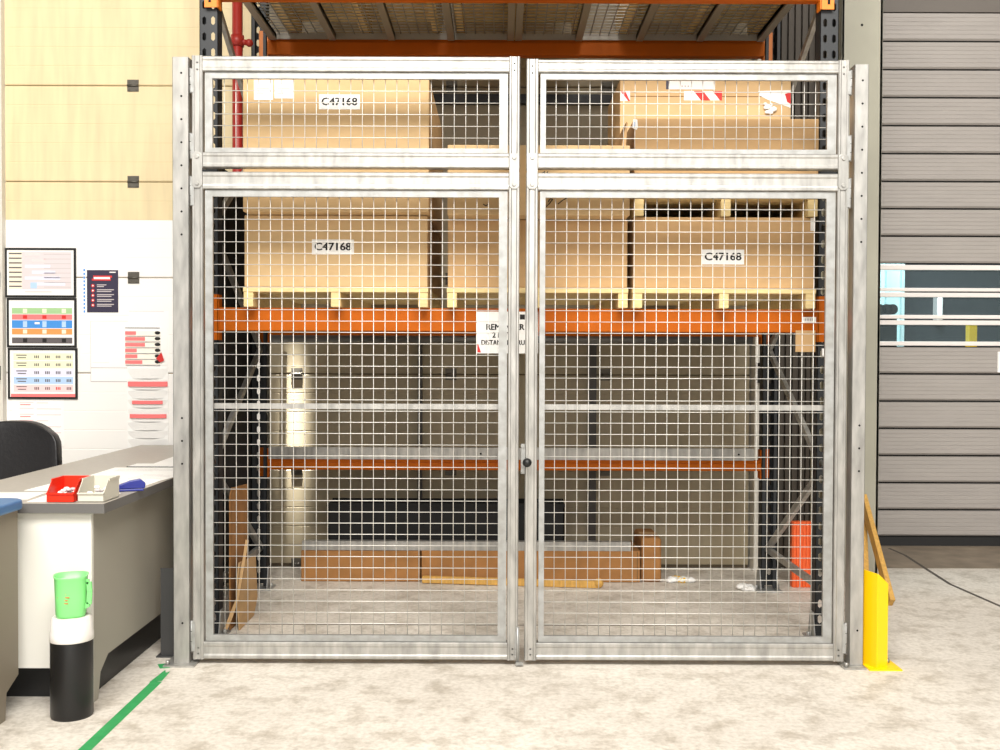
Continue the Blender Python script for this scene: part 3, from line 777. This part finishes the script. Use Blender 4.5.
# lock with knob on the right leaf, drop bolt on the left leaf
b = MB(); x, z = at(523.6, 459, YG); b.box(x-.012, x+.006, YG-.004, YG+.03, z-.065, z+.065); b.box(x-.008, x-.002, YG-.008, YG-.004, z-.05, z+.055)
for s in (-.05, .058): b.tube((x-.004, YG-.012, z+s), (x-.004, YG-.004, z+s), .009, 12)
lk = obj('lock', b, galvd, R, bevel=.001)
b = MB(); x, z = at(526.8, 461.5, YG); b.tube((x-.004, YG-.04, z+.002), (x-.004, YG, z+.002), .008, 14, galv); b.ball((x, YG-.05, z), .020, black); obj('knob', b, black, lk)
b = MB(); x = gx(519.5); b.box(x-.016, x+.004, YG-.006, YG, gbot+.01, gbot+.13); b.tube((x-.004, YG-.010, .004), (x-.004, YG-.010, gbot+.15), .006, 12); b.box(x-.012, x+.02, YG-.022, YG-.010, gbot-.015, gbot-.002); obj('drop_bolt', b, galvd, L)
def post(label, pa, pb, pt, ex):
    x0, x1 = gx(pa), gx(pb); zt = az(pt, YG, (pa+pb)/2)
    t = thing('gate_post', label, 'post', ((x0+x1)/2, YG, 0), 'gate posts')
    b = MB(); w = x1-x0
    # square tube, open top
    b.box(x0, x1, YG-.005, YG-.002, .008, zt); b.box(x0, x1, YG+.057, YG+.06, .008, zt); b.box(x0, x0+.003, YG-.005, YG+.06, .008, zt); b.box(x1-.003, x1, YG-.005, YG+.06, .008, zt)
    obj('tube', b, galv, t, bevel=.0012)
    b = MB(); z = zt-.07; xm = (x0+x1)/2+.004
    k = 0
    while z > .1:
        if z > 1.85 or .82 < z < 1.12 or z < .25: b.tube((xm, YG-.0056, z), (xm, YG-.0048, z), .0048, 10)
        z -= .1; k += 1
    obj('bolt_hole', b, hole, t)
    b = MB(); b.box(x0-.035, x1+ex, YG-.045, YG+.10, 0, .008)
    for sx in (x0-.02,): b.tube((sx, YG-.025, .008), (sx, YG-.025, .026), .009, 6)
    obj('base_plate', b, galv, t)
post('left galvanised gate post, next to the desk', 173.3, 189.3, 57, .03)
post('right galvanised gate post, next to the yellow guard', 852, 865.5, 64.5, .003)

# ------------------------------------------------------------------ post guards and the leaning plank
def guard(label, name, x, y, m, h, wl, wr, pyz):
    t = thing(name, label, 'post guard', (x, y, 0), None)
    b = MB(); th = .006
    # angle section, vertex towards the aisle; the right flange is cut at a slant on top
    def flange(p, q, z0, z1):
        p, q = Vector((*p, 0)), Vector((*q, 0)); d = (q-p).normalized(); n = Vector((-d.y, d.x, 0))*th
        V = [(p.x,p.y,.006),(q.x,q.y,.006),(q.x,q.y,z1),(p.x,p.y,z0)]; W = [(v[0]+n.x, v[1]+n.y, v[2]) for v in V]
        A = [b.bm.verts.new(v) for v in V]; B = [b.bm.verts.new(v) for v in W]
        fs = [b.bm.faces.new(A), b.bm.faces.new(B[::-1])] + [b.bm.faces.new((A[i], B[i], B[(i+1)%4], A[(i+1)%4])) for i in range(4)]
        bmesh.ops.recalc_face_normals(b.bm, faces=fs)
    flange((x, y), (x-wl, y+.10), h, h+.005)
    flange((x, y), (x+wr, y+.035), h, h-.05)
    obj('angle', b, m, t)
    b = MB(); b.box(x-wl+.002, x+wr+.045, y-.02, y+.12, 0, .006); obj('base_plate', b, m, t)
    b = MB()
    for sx in (x-wl*.5, x+wr+.02): b.tube((sx, y+.09, .006), (sx, y+.09, .022), .009, 6)
    obj('bolt', b, galvd, t)
gxv = ax(880, 4.47); guard('bright yellow angle post guard bolted to the floor at the right gate post', 'post_guard', gxv, 4.46, yellow, az(574, 4.46, 880), .044, .056, 0)
gxv = ax(170, 4.62); 
t = thing('dark_post_guard', 'dark grey post guard behind the left gate post at the desk', 'post guard', (gxv, 4.62, 0))
b = MB(); b.prism([(gxv-.045, 4.62),(gxv+.03, 4.62),(gxv+.03, 4.70),(gxv+.024, 4.70),(gxv+.024, 4.626),(gxv-.045, 4.626)], 'z', .006, .40); obj('angle', b, mat('dark_grey_paint', (62,62,62), .5), t)
b = MB(); b.box(gxv-.06, gxv+.05, 4.60, 4.74, 0, .006); obj('base_plate', b, bpy.data.materials['dark_grey_paint'], t)
def plank(label, p0, p1, w, th, name='wooden_plank'):
    b = MB(); b.bar(p0, p1, w, th, up=(0,1,0)); o = obj(name, b, plankm, bevel=.003); tag(o, label, 'plank', None)
Yp = 5.75
x0, z0 = at(893, 592, Yp); x1, z1 = at(866, 500, 6.12)
plank('yellow pine plank leaning on the grey column beside the right gate post', (ax(894, 5.6), 5.6, 0.02), (ax(864.5, 6.13), 6.13, az(497, 6.13, 866)), .028, .06)
plank('shorter pine batten leaning behind the right gate post', (ax(868, 5.8), 5.8, 0.02), (ax(864, 6.15), 6.15, az(512, 6.15, 866)), .03, .05, 'wooden_batten')

# ------------------------------------------------------------------ desk corner on the left
DT = .787
t = thing('office_desk', 'long grey topped office desk with pale end panels, left of the gate', 'desk', (-1.9, 3.95, 0))
b = MB(); b.prism([(-2.28,3.95),(-1.52,3.95),(-1.52,6.54),(-2.28,6.54)], 'z', DT-.038, DT-.001, deskedge); b.box(-2.279,-1.521,3.951,6.539,DT-.001,DT,deskm); obj('worktop', b, deskedge, t)
def side(x): 
    return [(4.0045,0),(4.045,0),(4.07,.10),(4.15,.15),(6.25,.15),(6.3,.1),(6.32,0),(6.45,0),(6.45,DT-.038),(4.0045,DT-.038)]
for x in (-1.605, -2.26):
    b = MB(); b.prism(side(0), 'x', x, x+.022); obj('side_panel', b, deskp, t)
b = MB(); b.box(-2.26, -1.583, 3.984, 4.004, .14, DT-.038); b.box(-1.605, -1.583, 3.984, 4.004, 0, .14); b.box(-2.26, -2.238, 3.984, 4.004, 0, .14); obj('end_panel', b, deskw, t)
b = MB(); b.box(-2.2, -1.625, 4.07, 6.4, 0, .17); obj('plinth', b, black, t)
# blue topped table in front of it
t = thing('blue_table', 'blue topped table with taupe leg panel at the left picture edge', 'table', (-2.3, 3.4, 0))
pts = [(-2.8,2.9),(-1.80,2.9)]
for k in range(9):
    a = k/8*PI/2; pts.append((-1.80-.07+.07*math.cos(a), 3.86+.07*math.sin(a)))
pts.append((-2.8,3.93))
b = MB(); b.prism(pts, 'z', .775, .812); obj('worktop', b, bluet, t, bevel=.008)
b = MB(); b.prism([(3.0,0),(3.80,0),(3.81,.1),(3.905,.14),(3.905,.775),(3.0,.775)], 'x', -1.855, -1.832); obj('leg_panel', b, brownp, t)
b = MB(); b.prism([(3.0,0),(3.80,0),(3.81,.1),(3.905,.14),(3.905,.775),(3.0,.775)], 'x', -2.7, -2.677); obj('leg_panel', b, brownp, t)
b = MB(); b.box(-2.677, -1.855, 3.3, 3.32, .35, .775); obj('modesty_panel', b, brownp, t)
# papers
def sheet(label, x, y, rz, z, w=.21, l=.297, name='paper_sheet', marks=0):
    b = MB(); c, s = math.cos(rz), math.sin(rz)
    P = [(x+c*a-s*d, y+s*a+c*d) for a, d in ((-w/2,-l/2),(w/2,-l/2),(w/2,l/2),(-w/2,l/2))]
    b.prism(P, 'z', z, z+.0012, paper)
    for k in range(marks):
        d = l*.35 - k*.03; p = [(x+c*a-s*d, y+s*a+c*d, z+.0014) for a in (-w*.38, w*(.38 if k % 3 else .1))]
        b.bar((p[0]), (p[1]), .006, .0004, greyp)
    o = obj(name, b, paper); tag(o, label, 'paper', 'papers on the desk')
sheet('sheet of paper at the near left corner of the desk, left of the red bin', -2.02, 4.15, .08, DT+.0002, .30, .21, marks=5)
sheet('sheet of paper lying under the red and cream bins on the desk', -1.70, 4.12, .03, DT+.0002, .28, .25)
sheet('sheet of paper on the desk just behind the cream bin', -1.77, 4.50, -.05, DT+.0002, .44, .38, marks=6)
sheet('big sheet of paper in the middle of the desk, partly under another sheet', -1.745, 4.985, .02, DT+.0002, .40, .46, marks=4)
sheet('sheet of paper overlapping the big sheet on the desk', -1.63, 4.78, -.12, DT+.0016, .21, .297, marks=7)
sheet('sheet of paper nearest the white wall on the desk', -1.68, 5.66, .04, DT+.0002, .30, .50, marks=5)
b = MB(); b.box(-1.90, -1.56, 5.235, 5.375, DT+.0002, DT+.004, black); b.box(-1.895, -1.565, 5.24, 5.37, DT+.004, DT+.0052, paper)
o = obj('clipboard', b); tag(o, 'black clipboard with white paper lying across the desk behind the loose sheets', 'clipboard')
# parts bins
def bin_(label, px0, px1, py0, py1, Y, dep, m, name='parts_bin'):
    xa, xb = ax(px0, Y, 490), ax(px1, Y, 490); z0 = DT+.0016; h = .085; w = .003
    t = thing(name, label, 'bin', ((xa+xb)/2, Y, z0), 'open fronted parts bins')
    b = MB(); y0, y1 = Y, Y+dep
    b.box(xa, xb, y0, y1, z0, z0+w)
    for x in (xa, xb-w): b.prism([(y0,z0),(y1,z0),(y1,z0+h),(y0+.05,z0+h),(y0,z0+h*.42)], 'x', x, x+w)
    b.box(xa, xb, y1-w, y1, z0, z0+h); b.box(xa, xb, y0, y0+w, z0, z0+h*.42)
    obj('bin_shell', b, m, t, bevel=.001)
    for q in ((xa-.003, xa, y0+.05, y1, z0+h-.01, z0+h), (xb, xb+.003, y0+.05, y1, z0+h-.01, z0+h), (xa, xb, y0-.006, y0, z0+h*.36, z0+h*.42)):
        b = MB(); b.box(*q); obj('rim', b, m, t)
    b = MB()
    for k in range(14): b.ball((random.uniform(xa+.02, xb-.02), random.uniform(y0+.03, y1-.03), z0+.012+random.uniform(0,.035)), .010, paper if k % 3 else greyp, (1.2,1,.7))
    o = obj('small_parts', b, paper); o.location = (0,0,0); tag(o, 'loose small parts heaped inside the ' + ('red' if m is redpl else 'cream') + ' bin', 'small parts'); o['kind'] = 'stuff'
bin_('red open fronted parts bin on the near end of the desk', 46.5, 74, 477, 502, 3.975, .16, redpl)
bin_('cream open fronted parts bin right of the red one on the desk', 77.5, 104, 475, 500, 3.985, .16, creampl)
# blue glasses-like clip / tape dispenser
x, y = ax(127, 4.3, 485), 4.3
t = thing('stapler', 'small navy blue stapler on the papers right of the cream bin', 'stapler', (x, y, DT))
b = MB(); b.bar((x-.075, y-.02, DT+.0065), (x+.06, y+.03, DT+.0065), .028, .010); obj('base', b, navyb, t, bevel=.003)
b = MB(); b.prism([(-.06,.0),(.07,.0),(.072,.022),(.05,.040),(.01,.034),(-.06,.008)], 'y', -.013, .013)
for v in b.bm.verts:
    c = v.co.copy(); a = .35; v.co = Vector((x+c.x*math.cos(a)-c.y*math.sin(a), y+.005+c.x*math.sin(a)+c.y*math.cos(a), DT+.012+c.z))
obj('arm', b, navyb, t, bevel=.004)
# pen
b = MB(); b.tube((-1.70, 5.48, DT+.0072), (-1.56, 5.53, DT+.0072), .005, 10); b.tube((-1.56, 5.53, DT+.0072), (-1.545, 5.536, DT+.0072), .005, 10, black, r2=.001); o = obj('pen', b, black); tag(o, 'black pen lying across the papers near the back of the desk', 'pen')

# office chair behind the desk
cxx, cyy = -2.66, 5.62
t = thing('office_chair', 'black leather office chair on the far side of the desk', 'chair', (cxx, cyy, 0))
b = MB(); ny, nx = 10, 12
def back_pt(i, j, off):
    u = -1 + 2*i/nx; v = j/ny
    w = .285*(1 - .10*v) ; zz = .52 + .475*v
    x = u*w; edge = max(abs(u), 0)
    if v > .7:
        k = (v-.7)/.3; x *= math.sqrt(max(0, 1-.35*k*k*k))
        zz -= .05*k*abs(u)**3
    bulge = .05*(1-u*u)*(.5+.5*math.sin(v*PI))
    yy = .05*u*u*(-1) + .04*v
    return Vector((cxx+x, cyy+yy+off*(.035+bulge*.6), zz))
fr = [[b.bm.verts.new(back_pt(i,j,-1)) for i in range(nx+1)] for j in range(ny+1)]
bk = [[b.bm.verts.new(back_pt(i,j,1)) for i in range(nx+1)] for j in range(ny+1)]
for j in range(ny):
    for i in range(nx):
        b.bm.faces.new((fr[j][i],fr[j][i+1],fr[j+1][i+1],fr[j+1][i])); b.bm.faces.new((bk[j][i+1],bk[j][i],bk[j+1][i],bk[j+1][i+1]))
for i in range(nx):
    b.bm.faces.new((fr[ny][i],fr[ny][i+1],bk[ny][i+1],bk[ny][i])); b.bm.faces.new((fr[0][i+1],fr[0][i],bk[0][i],bk[0][i+1]))
for j in range(ny):
    b.bm.faces.new((fr[j][nx],bk[j][nx],bk[j+1][nx],fr[j+1][nx])); b.bm.faces.new((bk[j][0],fr[j][0],fr[j+1][0],bk[j+1][0]))
bmesh.ops.recalc_face_normals(b.bm, faces=b.bm.faces)
for f in b.bm.faces: f.smooth = True
obj('backrest', b, leather, t, bevel=.012, seg=3)
b = MB(); b.box(cxx-.25, cxx+.25, cyy-.50, cyy-.02, .43, .51); obj('seat', b, leather, t, bevel=.03, seg=4)
b = MB(); b.bar((cxx, cyy-.1, .42), (cxx, cyy+.06, .60), .06, .015); obj('back_bracket', b, black, t)
b = MB(); b.tube((cxx, cyy-.26, .10), (cxx, cyy-.26, .43), .025, 14); obj('gas_column', b, black, t)
for k in range(5):
    a = 2*PI*k/5+.3; ex, ey = cxx+.29*math.cos(a), cyy-.26+.29*math.sin(a)
    b = MB(); b.bar((cxx, cyy-.26, .11), (ex, ey, .075), .04, .03); lg = obj('leg', b, black, t)
    b = MB(); b.tube((ex-.018, ey, .028), (ex+.018, ey, .028), .027, 14); b.tube((ex, ey, .03), (ex, ey, .08), .007, 8); obj('caster', b, black, lg)

# black cylinder with taped top, and the green jug on it
bx_, by_ = ax(71.8, 3.86, 650), 3.86
zk = az(637, 3.86, 72); zw = az(615.5, 3.86, 72); r0 = .0765
t = thing('floor_cylinder', 'black upright cylinder with white taped top on the floor before the desk', 'cylinder', (bx_, by_, 0))
b = MB(); b.lathe([(r0*.97,0),(r0,.006),(r0,zk-.004),(r0*.985,zk)], (bx_, by_, 0), 40); obj('cylinder_body', b, mat('black_film', (16,16,17), .38), t)
b = MB(); b.lathe([(r0+.002,zk-.008),(r0+.003,zk-.006),(r0+.002,zk+.02),(r0-.001,zk+.024),(r0-.004,zw-.006),(r0-.012,zw)], (bx_, by_, 0), 40); obj('tape_wrap', b, wrapm, t)
jt = thing('plastic_jug', 'green plastic jug with a side handle standing on the black cylinder', 'jug', (bx_, by_, zw))
zj1 = az(574.5, 3.86, 72); h = zj1 - zw
b = MB()
def sq(r, z, n=40, p=3.2):
    out = []
    for i in range(n):
        a = 2*PI*i/n + .35; c, s = math.cos(a), math.sin(a); k = (abs(math.cos(a-.35))**p + abs(math.sin(a-.35))**p)**(-1/p)
        out.append(b.bm.verts.new((bx_-.002+r*k*c, by_+r*k*s, zw+z)))
    return out
rings = [sq(.050,.0005), sq(.054,.012), sq(.056,h*.5), sq(.059,h-.008), sq(.062,h), sq(.057,h-.001), sq(.053,h*.5), sq(.049,.014), sq(.02,.012)]
for A, B in zip(rings, rings[1:]):
    for i in range(40):
        f = b.bm.faces.new((A[i],A[(i+1)%40],B[(i+1)%40],B[i])); f.smooth = True
b.bm.faces.new(rings[0][::-1]); b.bm.faces.new(rings[-1])
obj('jug_body', b, greenpl, jt)
b = MB(); hx = bx_+.056; 
P = [(hx-.004, h*.86), (hx+.014, h*.84), (hx+.017, h*.6), (hx+.014, h*.3), (hx-.004, h*.24)]
for p, q in zip(P, P[1:]): b.bar((p[0], by_-.01, zw+p[1]), (q[0], by_-.01, zw+q[1]), .018, .008, up=(0,1,0))
obj('handle', b, greenpl, jt)
b = MB(); redt = mat('worn_red_print', (196,120,70), .6)
for k, w in enumerate((.018, .044, .03, .034)): b.box(bx_-.006-w/2, bx_-.006+w/2, by_-.0585, by_-.0565, zw+h*.58-k*.011, zw+h*.58-k*.011+.004)
obj('printed_lines', b, redt, jt)

# green floor tape
t = thing('floor_tape', 'green tape line on the floor running from the desk to the left gate post', 'tape', (-1.42, 4.0, 0))
b = MB(); n = 30; ys = [2.6 + (4.26-2.6)*k/n for k in range(n+1)]
for ya, yb in zip(ys, ys[1:]): b.box(-1.447, -1.401, ya, yb, .0003, .0010)
obj('tape_strip', b, tapeg, t)
b = MB(); b.prism([(-1.452,4.25),(-1.405,4.27),(-1.412,4.40),(-1.425,4.38),(-1.44,4.42)], 'z', .0003, .0012); b.prism([(-1.47,4.44),(-1.43,4.45),(-1.455,4.52),(-1.50,4.50)], 'z', .0003, .0012); obj('torn_end', b, tapeg, t)

# ------------------------------------------------------------------ papers on the white wall
YP0 = YW - .0005
def wl(px, py): return at(px, py, YP0)
def poster(label, px0, px1, py0, py1, frame_px, fill, name='framed_chart', group=None, th=.012, fm=None):
    (xa, zt), (xb, zb) = wl(px0, py0), wl(px1, py1); fw = frame_px*YW/F
    t = thing(name, label, 'notice', ((xa+xb)/2, YP0, zb), group)
    y0 = YP0-th
    if fw:
        b = MB(); b.box(xa, xb, y0, YP0, zt-fw, zt); b.box(xa, xb, y0, YP0, zb, zb+fw); b.box(xa, xa+fw, y0, YP0, zb+fw, zt-fw); b.box(xb-fw, xb, y0, YP0, zb+fw, zt-fw); obj('frame', b, fm or black, t)
    b = MB(); b.box(xa+fw, xb-fw, y0+.004 if fw else y0, YP0, zb+fw, zt-fw, paper)
    Yp = (y0+.004 if fw else y0)
    def r(u0, u1, v0, v1, m, k=1):
        W, H = xb-xa, zt-zb; b.box(xa+u0*W, xa+u1*W, Yp-.0004*k, Yp, zt-v1*H, zt-v0*H, m)
    fill(r, b, xa, xb, zb, zt, Yp)
    obj('printed_sheet', b, paper, t)
    return t
lgrey = mat('light_grey_print', (214,204,206), .7); dgrey = mat('dark_grey_print', (96,90,92), .7); tan = mat('cream_print', (238,228,206), .7)
pblue = mat('pale_blue_print', (176,204,236), .7); pyel = mat('pale_yellow_print', (240,240,202), .7); lav = mat('lavender_print', (222,222,240), .7)
def f1(r, b, *a):
    r(.05,.24,.08,.84,tan); r(.24,.94,.08,.84,lgrey)
    for k in range(8):
        v = .10+k*.095; r(.055,.235,v,v+.028,dgrey,2); r(.55,.93,v+.02,v+.035,greyp,2)
    for k in range(6): r(.28+.1*(k % 2),.5+.07*k,.10+k*.12,.16+k*.12, palepk if k < 2 else lav, 2)
    r(.36,.45,.70,.82,pblue,3); r(.28,.66,.88,.90,greyp,2)
def f2(r, b, *a):
    for v0, v1, m in ((.20,.32,greenp),(.33,.44,pink),(.45,.61,bluep),(.62,.74,orgp),(.80,.92,dgrey)):
        r(.07,.94,v0,v1,m)
        for k in range(6): r(.09+.14*k,.15+.14*k,v0+.02,v1-.02, {greenp:pyel,pink:redm,bluep:pblue,orgp:tan,dgrey:ink}[m] if k % 2 else m, 2)
    r(.40,.47,.49,.53,paper,3)
def f3(r, b, *a):
    for k, m in enumerate((pyel,pyel,lav,pblue,palepk)):
        v = .10+.155*k; r(.08,.94,v,v+.14,m)
        r(.12,.27,v+.03,v+.05,dgrey,2); r(.14,.26,v+.08,v+.10,dgrey,2)
        for j in range(4):
            u = .38+.155*j; 
            for q in range(3): r(u+q*.025,u+q*.025+.016,v+.045,v+.10, redm if (k == 4 and j == 2) else dgrey, 2)
    r(.04,.97,.90,.965,pink)
poster('topmost black framed chart on the wall, grey rows', 5.5, 76.5, 248, 297.5, 2.0, f1, group='framed charts on the wall')
poster('middle black framed chart on the wall, bands of green, red, blue and orange', 7.5, 77, 298, 347.5, 2.0, f2, group='framed charts on the wall')
poster('lowest black framed chart on the wall, pastel number table with red foot', 8.5, 78, 348, 399, 2.0, f3, group='framed charts on the wall')
def f4(r, b, *a):
    for k in range(7):
        v = .04+.13*k; r(.15,.42,v,v+.02,palepk); r(.48,.95 if k % 3 else .7,v+.01,v+.03,palepk)
        if k % 2 == 0: r(.16,.36,v+.05,v+.07,pink)
poster('pale sheet with pink writing under the framed charts', 12, 64, 400, 446, 0, f4, 'wall_paper_sheet', th=.0015)
def f5(r, b, xa, xb, zb, zt, Yp):
    r(0,1,0,1,navy); r(.2,.8,.13,.18,redm,2); r(.16,.76,.2,.25,redm,2); r(.22,.74,.165,.215,paper,3); r(.72,.92,.04,.065,paper,2)
    for k in range(5):
        W, H = xb-xa, zt-zb; cx_, cz_ = xa+.19*W, zt-(.37+.115*k)*H
        b.tube((cx_, Yp-.0012, cz_), (cx_, Yp-.0004, cz_), .011, 14, redm); b.tube((cx_, Yp-.0016, cz_), (cx_, Yp-.0012, cz_), .005, 10, paper)
        for q in range(2): r(.32,(.62 if k == 0 else .86)-.08*q,.34+.115*k+.04*q,.36+.115*k+.04*q,greyp,2)
poster('dark navy poster with red numbered points on the white wall', 87, 118.5, 270, 312.5, 0, f5, 'safety_poster', th=.002)
def f6(r, b, *a):
    for k in range(12): r(.1,.8,.02+.08*k,.07+.08*k,bluep)
poster('thin vertical strip with blue lettering left of the navy poster', 83.2, 85.8, 268, 315, 0, f6, 'lettering_strip', th=.0012)
def f7(r, b, *a):
    r(.0,1,0,.006,greyp); r(0,.012,0,1,greyp); r(0,1,.76,.775,greyp); r(0,1,.985,1,greyp); r(.05,.5,.68,.686,lgrey,2)
    for k in range(8): r(.06,.9,.06+k*.07,.066+k*.07,lav,2)
poster('large blank white planning sheet on the wall right of the framed charts', 90.5, 128, 321, 382, 0, f7, 'planning_sheet', th=.0012)
def f8(r, b, *a):
    r(.0,.88,.0,.008,greyp)
poster('white sheet behind the wall pocket rack at the gate post', 129, 169, 311, 370, 0, f8, 'backing_sheet', th=.0008)
# card rack with pink cards and black oval tabs
(xa, zt), (xb, zb) = wl(125.5, 327.5), wl(160, 365.5)
yk = YP0-.003
t = thing('card_rack', 'white wall rack of pink cards with black oval tabs', 'rack', ((xa+xb)/2, YP0, zb))
b = MB(); b.box(xa, xb+.05, yk, YP0-.0009, zb, zt, paper); b.box(xa, xb, yk-.004, yk, zt-.004, zt, dgrey); obj('rack_back', b, paper, t)
n = 6; dh = (zt-zb-.02)/n; wd = [.32,.58,.58,.34,.36,.5]
for k in range(n):
    z1 = zt-.018-k*dh
    b = MB(); b.box(xa+.004, xb+.004, yk-.010, yk-.002, z1-dh*.96, z1-dh*.9, greyp); b.box(xa+.004, xb+.004, yk-.006, yk-.002, z1-dh*.92, z1-.004, mat('ivory_card', (244,240,226), .7) if 'ivory_card' not in bpy.data.materials else bpy.data.materials['ivory_card']); pk = obj('pocket', b, paper, t)
    b = MB(); b.box(xa+.001, xa+(xb-xa)*wd[k], yk-.008, yk-.006, z1-dh*.78, z1-.006); obj('pink_card', b, pink, pk)
    b = MB(); x = xb-.012; z = z1-dh*.42
    b.bm.faces.new([b.bm.verts.new((x+.018*math.cos(2*PI*q/20), yk-.009, z+.0105*math.sin(2*PI*q/20))) for q in range(20)]); obj('oval_tab', b, ink, pk, solid=.002)
xq, zq = wl(160.5, 357); b = MB(); b.prism([(xq-.024,zq-.012),(xq+.004,zq-.034),(xq+.028,zq-.022),(xq+.010,zq+.030)], 'y', yk-.014, yk-.010); o = obj('red_tag', b, redm); tag(o, 'small red tag hanging at the lower right of the card rack', 'tag')
# document pockets under it
(xa, zt), (xb, zb) = wl(127.5, 366.5), wl(168.5, 448)
t = thing('document_rack', 'white wall rack of curved document pockets above the desk', 'rack', ((xa+xb)/2, YP0, zb))
b = MB(); b.box(xa, xb, YP0-.004, YP0-.0002, zb, zt); obj('rack_back', b, paper, t)
rows = [367.5, 378.5, 389.5, 398.5, 407.5, 421.5, 430, 438, 447]
bars = {1:(128.5,168,381.5,386.5), 3:(133,163.5,400.5,404), 4:(130.5,167,414,418)}
for k, (a, c) in enumerate(zip(rows, rows[1:])):
    z1, z0 = wl(148, a+1)[1], wl(148, c)[1]; m8 = 10
    b = MB(); V = []
    for i in range(m8+1):
        u = i/m8; x = xa+.004+(xb-xa-.008)*u; y = YP0-.006-.020*math.sin(u*PI); V.append((x, y))
    for p, q in zip(V, V[1:]):
        b.face([(p[0],p[1]+.010,z0),(q[0],q[1]+.010,z0),(q[0],q[1],z1),(p[0],p[1],z1)])
    pk = obj('pocket', b, paper, t, solid=-.0012)
    if k in bars:
        p0, p1, q0, q1 = bars[k]; X0, X1 = wl(p0, q0)[0], wl(p1, q0)[0]; Z1, Z0 = wl(148, q0)[1], wl(148, q1)[1]; b = MB()
        for i in range(m8):
            xa_, xb_ = X0+(X1-X0)*i/m8, X0+(X1-X0)*(i+1)/m8
            def yy(x): return YP0-.009-.020*math.sin(max(0,min(1,(x-xa)/(xb-xa)))*PI)
            b.face([(xa_,yy(xa_),Z0),(xb_,yy(xb_),Z0),(xb_,yy(xb_),Z1),(xa_,yy(xa_),Z1)])
        obj('pink_strip', b, pink, pk, solid=-.001)

# ------------------------------------------------------------------ light
def area(name, loc, target, sx, sy, power, col):
    l = bpy.data.lights.new(name, 'AREA'); l.shape = 'RECTANGLE'; l.size = sx; l.size_y = sy; l.energy = power; l.color = col
    o = bpy.data.objects.new(name, l); C.objects.link(o); o.location = loc
    o.rotation_euler = (Vector(target)-Vector(loc)).to_track_quat('-Z', 'Y').to_euler(); return o
area('aisle_lamp', (0.0, -1.6, 7.2), (0, 3.2, 0.0), 7.0, 3.6, 1700, (1, .96, .9))
area('front_fill', (0.5, -5.6, 3.6), (0, 4.5, 1.2), 8.0, 3.0, 380, (1, .97, .93))  # added fill from behind the camera, lifts carton fronts and bay floor
ww = area('patch_lamp', (-1.33, 6.14, 3.9), (-1.315, 6.6, 0.9), .10, .06, 1.9, (1, .98, .94)); ww.data.spread = math.radians(4)  # unseen lamp added for the bright column on the rear door
area('far_room_lamp', (3.6, 9.2, 4.2), (4.0, 10.8, 1.4), 1.0, 1.0, 260, (.85, .97, 1))
w = bpy.data.worlds.new('hall_light'); bpy.context.scene.world = w; w.use_nodes = True
w.node_tree.nodes['Background'].inputs[0].default_value = (1, .97, .93, 1); w.node_tree.nodes['Background'].inputs[1].default_value = 0.22

# ------------------------------------------------------------------ camera
cam = bpy.data.cameras.new('camera'); co = bpy.data.objects.new('camera', cam); C.objects.link(co)
cam.sensor_width = 36; cam.lens = 36*F/1000; cam.clip_start = .05
Fw = Vector((0, math.cos(PITCH), -math.sin(PITCH))); U = Vector((0, math.sin(PITCH), math.cos(PITCH))); Rv = Vector((1,0,0))
R2 = Rv*math.cos(ROLL) + U*math.sin(ROLL); U2 = -Rv*math.sin(ROLL) + U*math.cos(ROLL)
M = Matrix((R2, U2, -Fw)).transposed().to_4x4(); M.translation = (0, 0, CAMZ); co.matrix_world = M
sc = bpy.context.scene; sc.camera = co
sc.view_settings.view_transform = 'Standard'; sc.view_settings.look = 'None'; sc.view_settings.gamma = 1; sc.view_settings.exposure = -0.05
sc.view_settings.use_curve_mapping = False
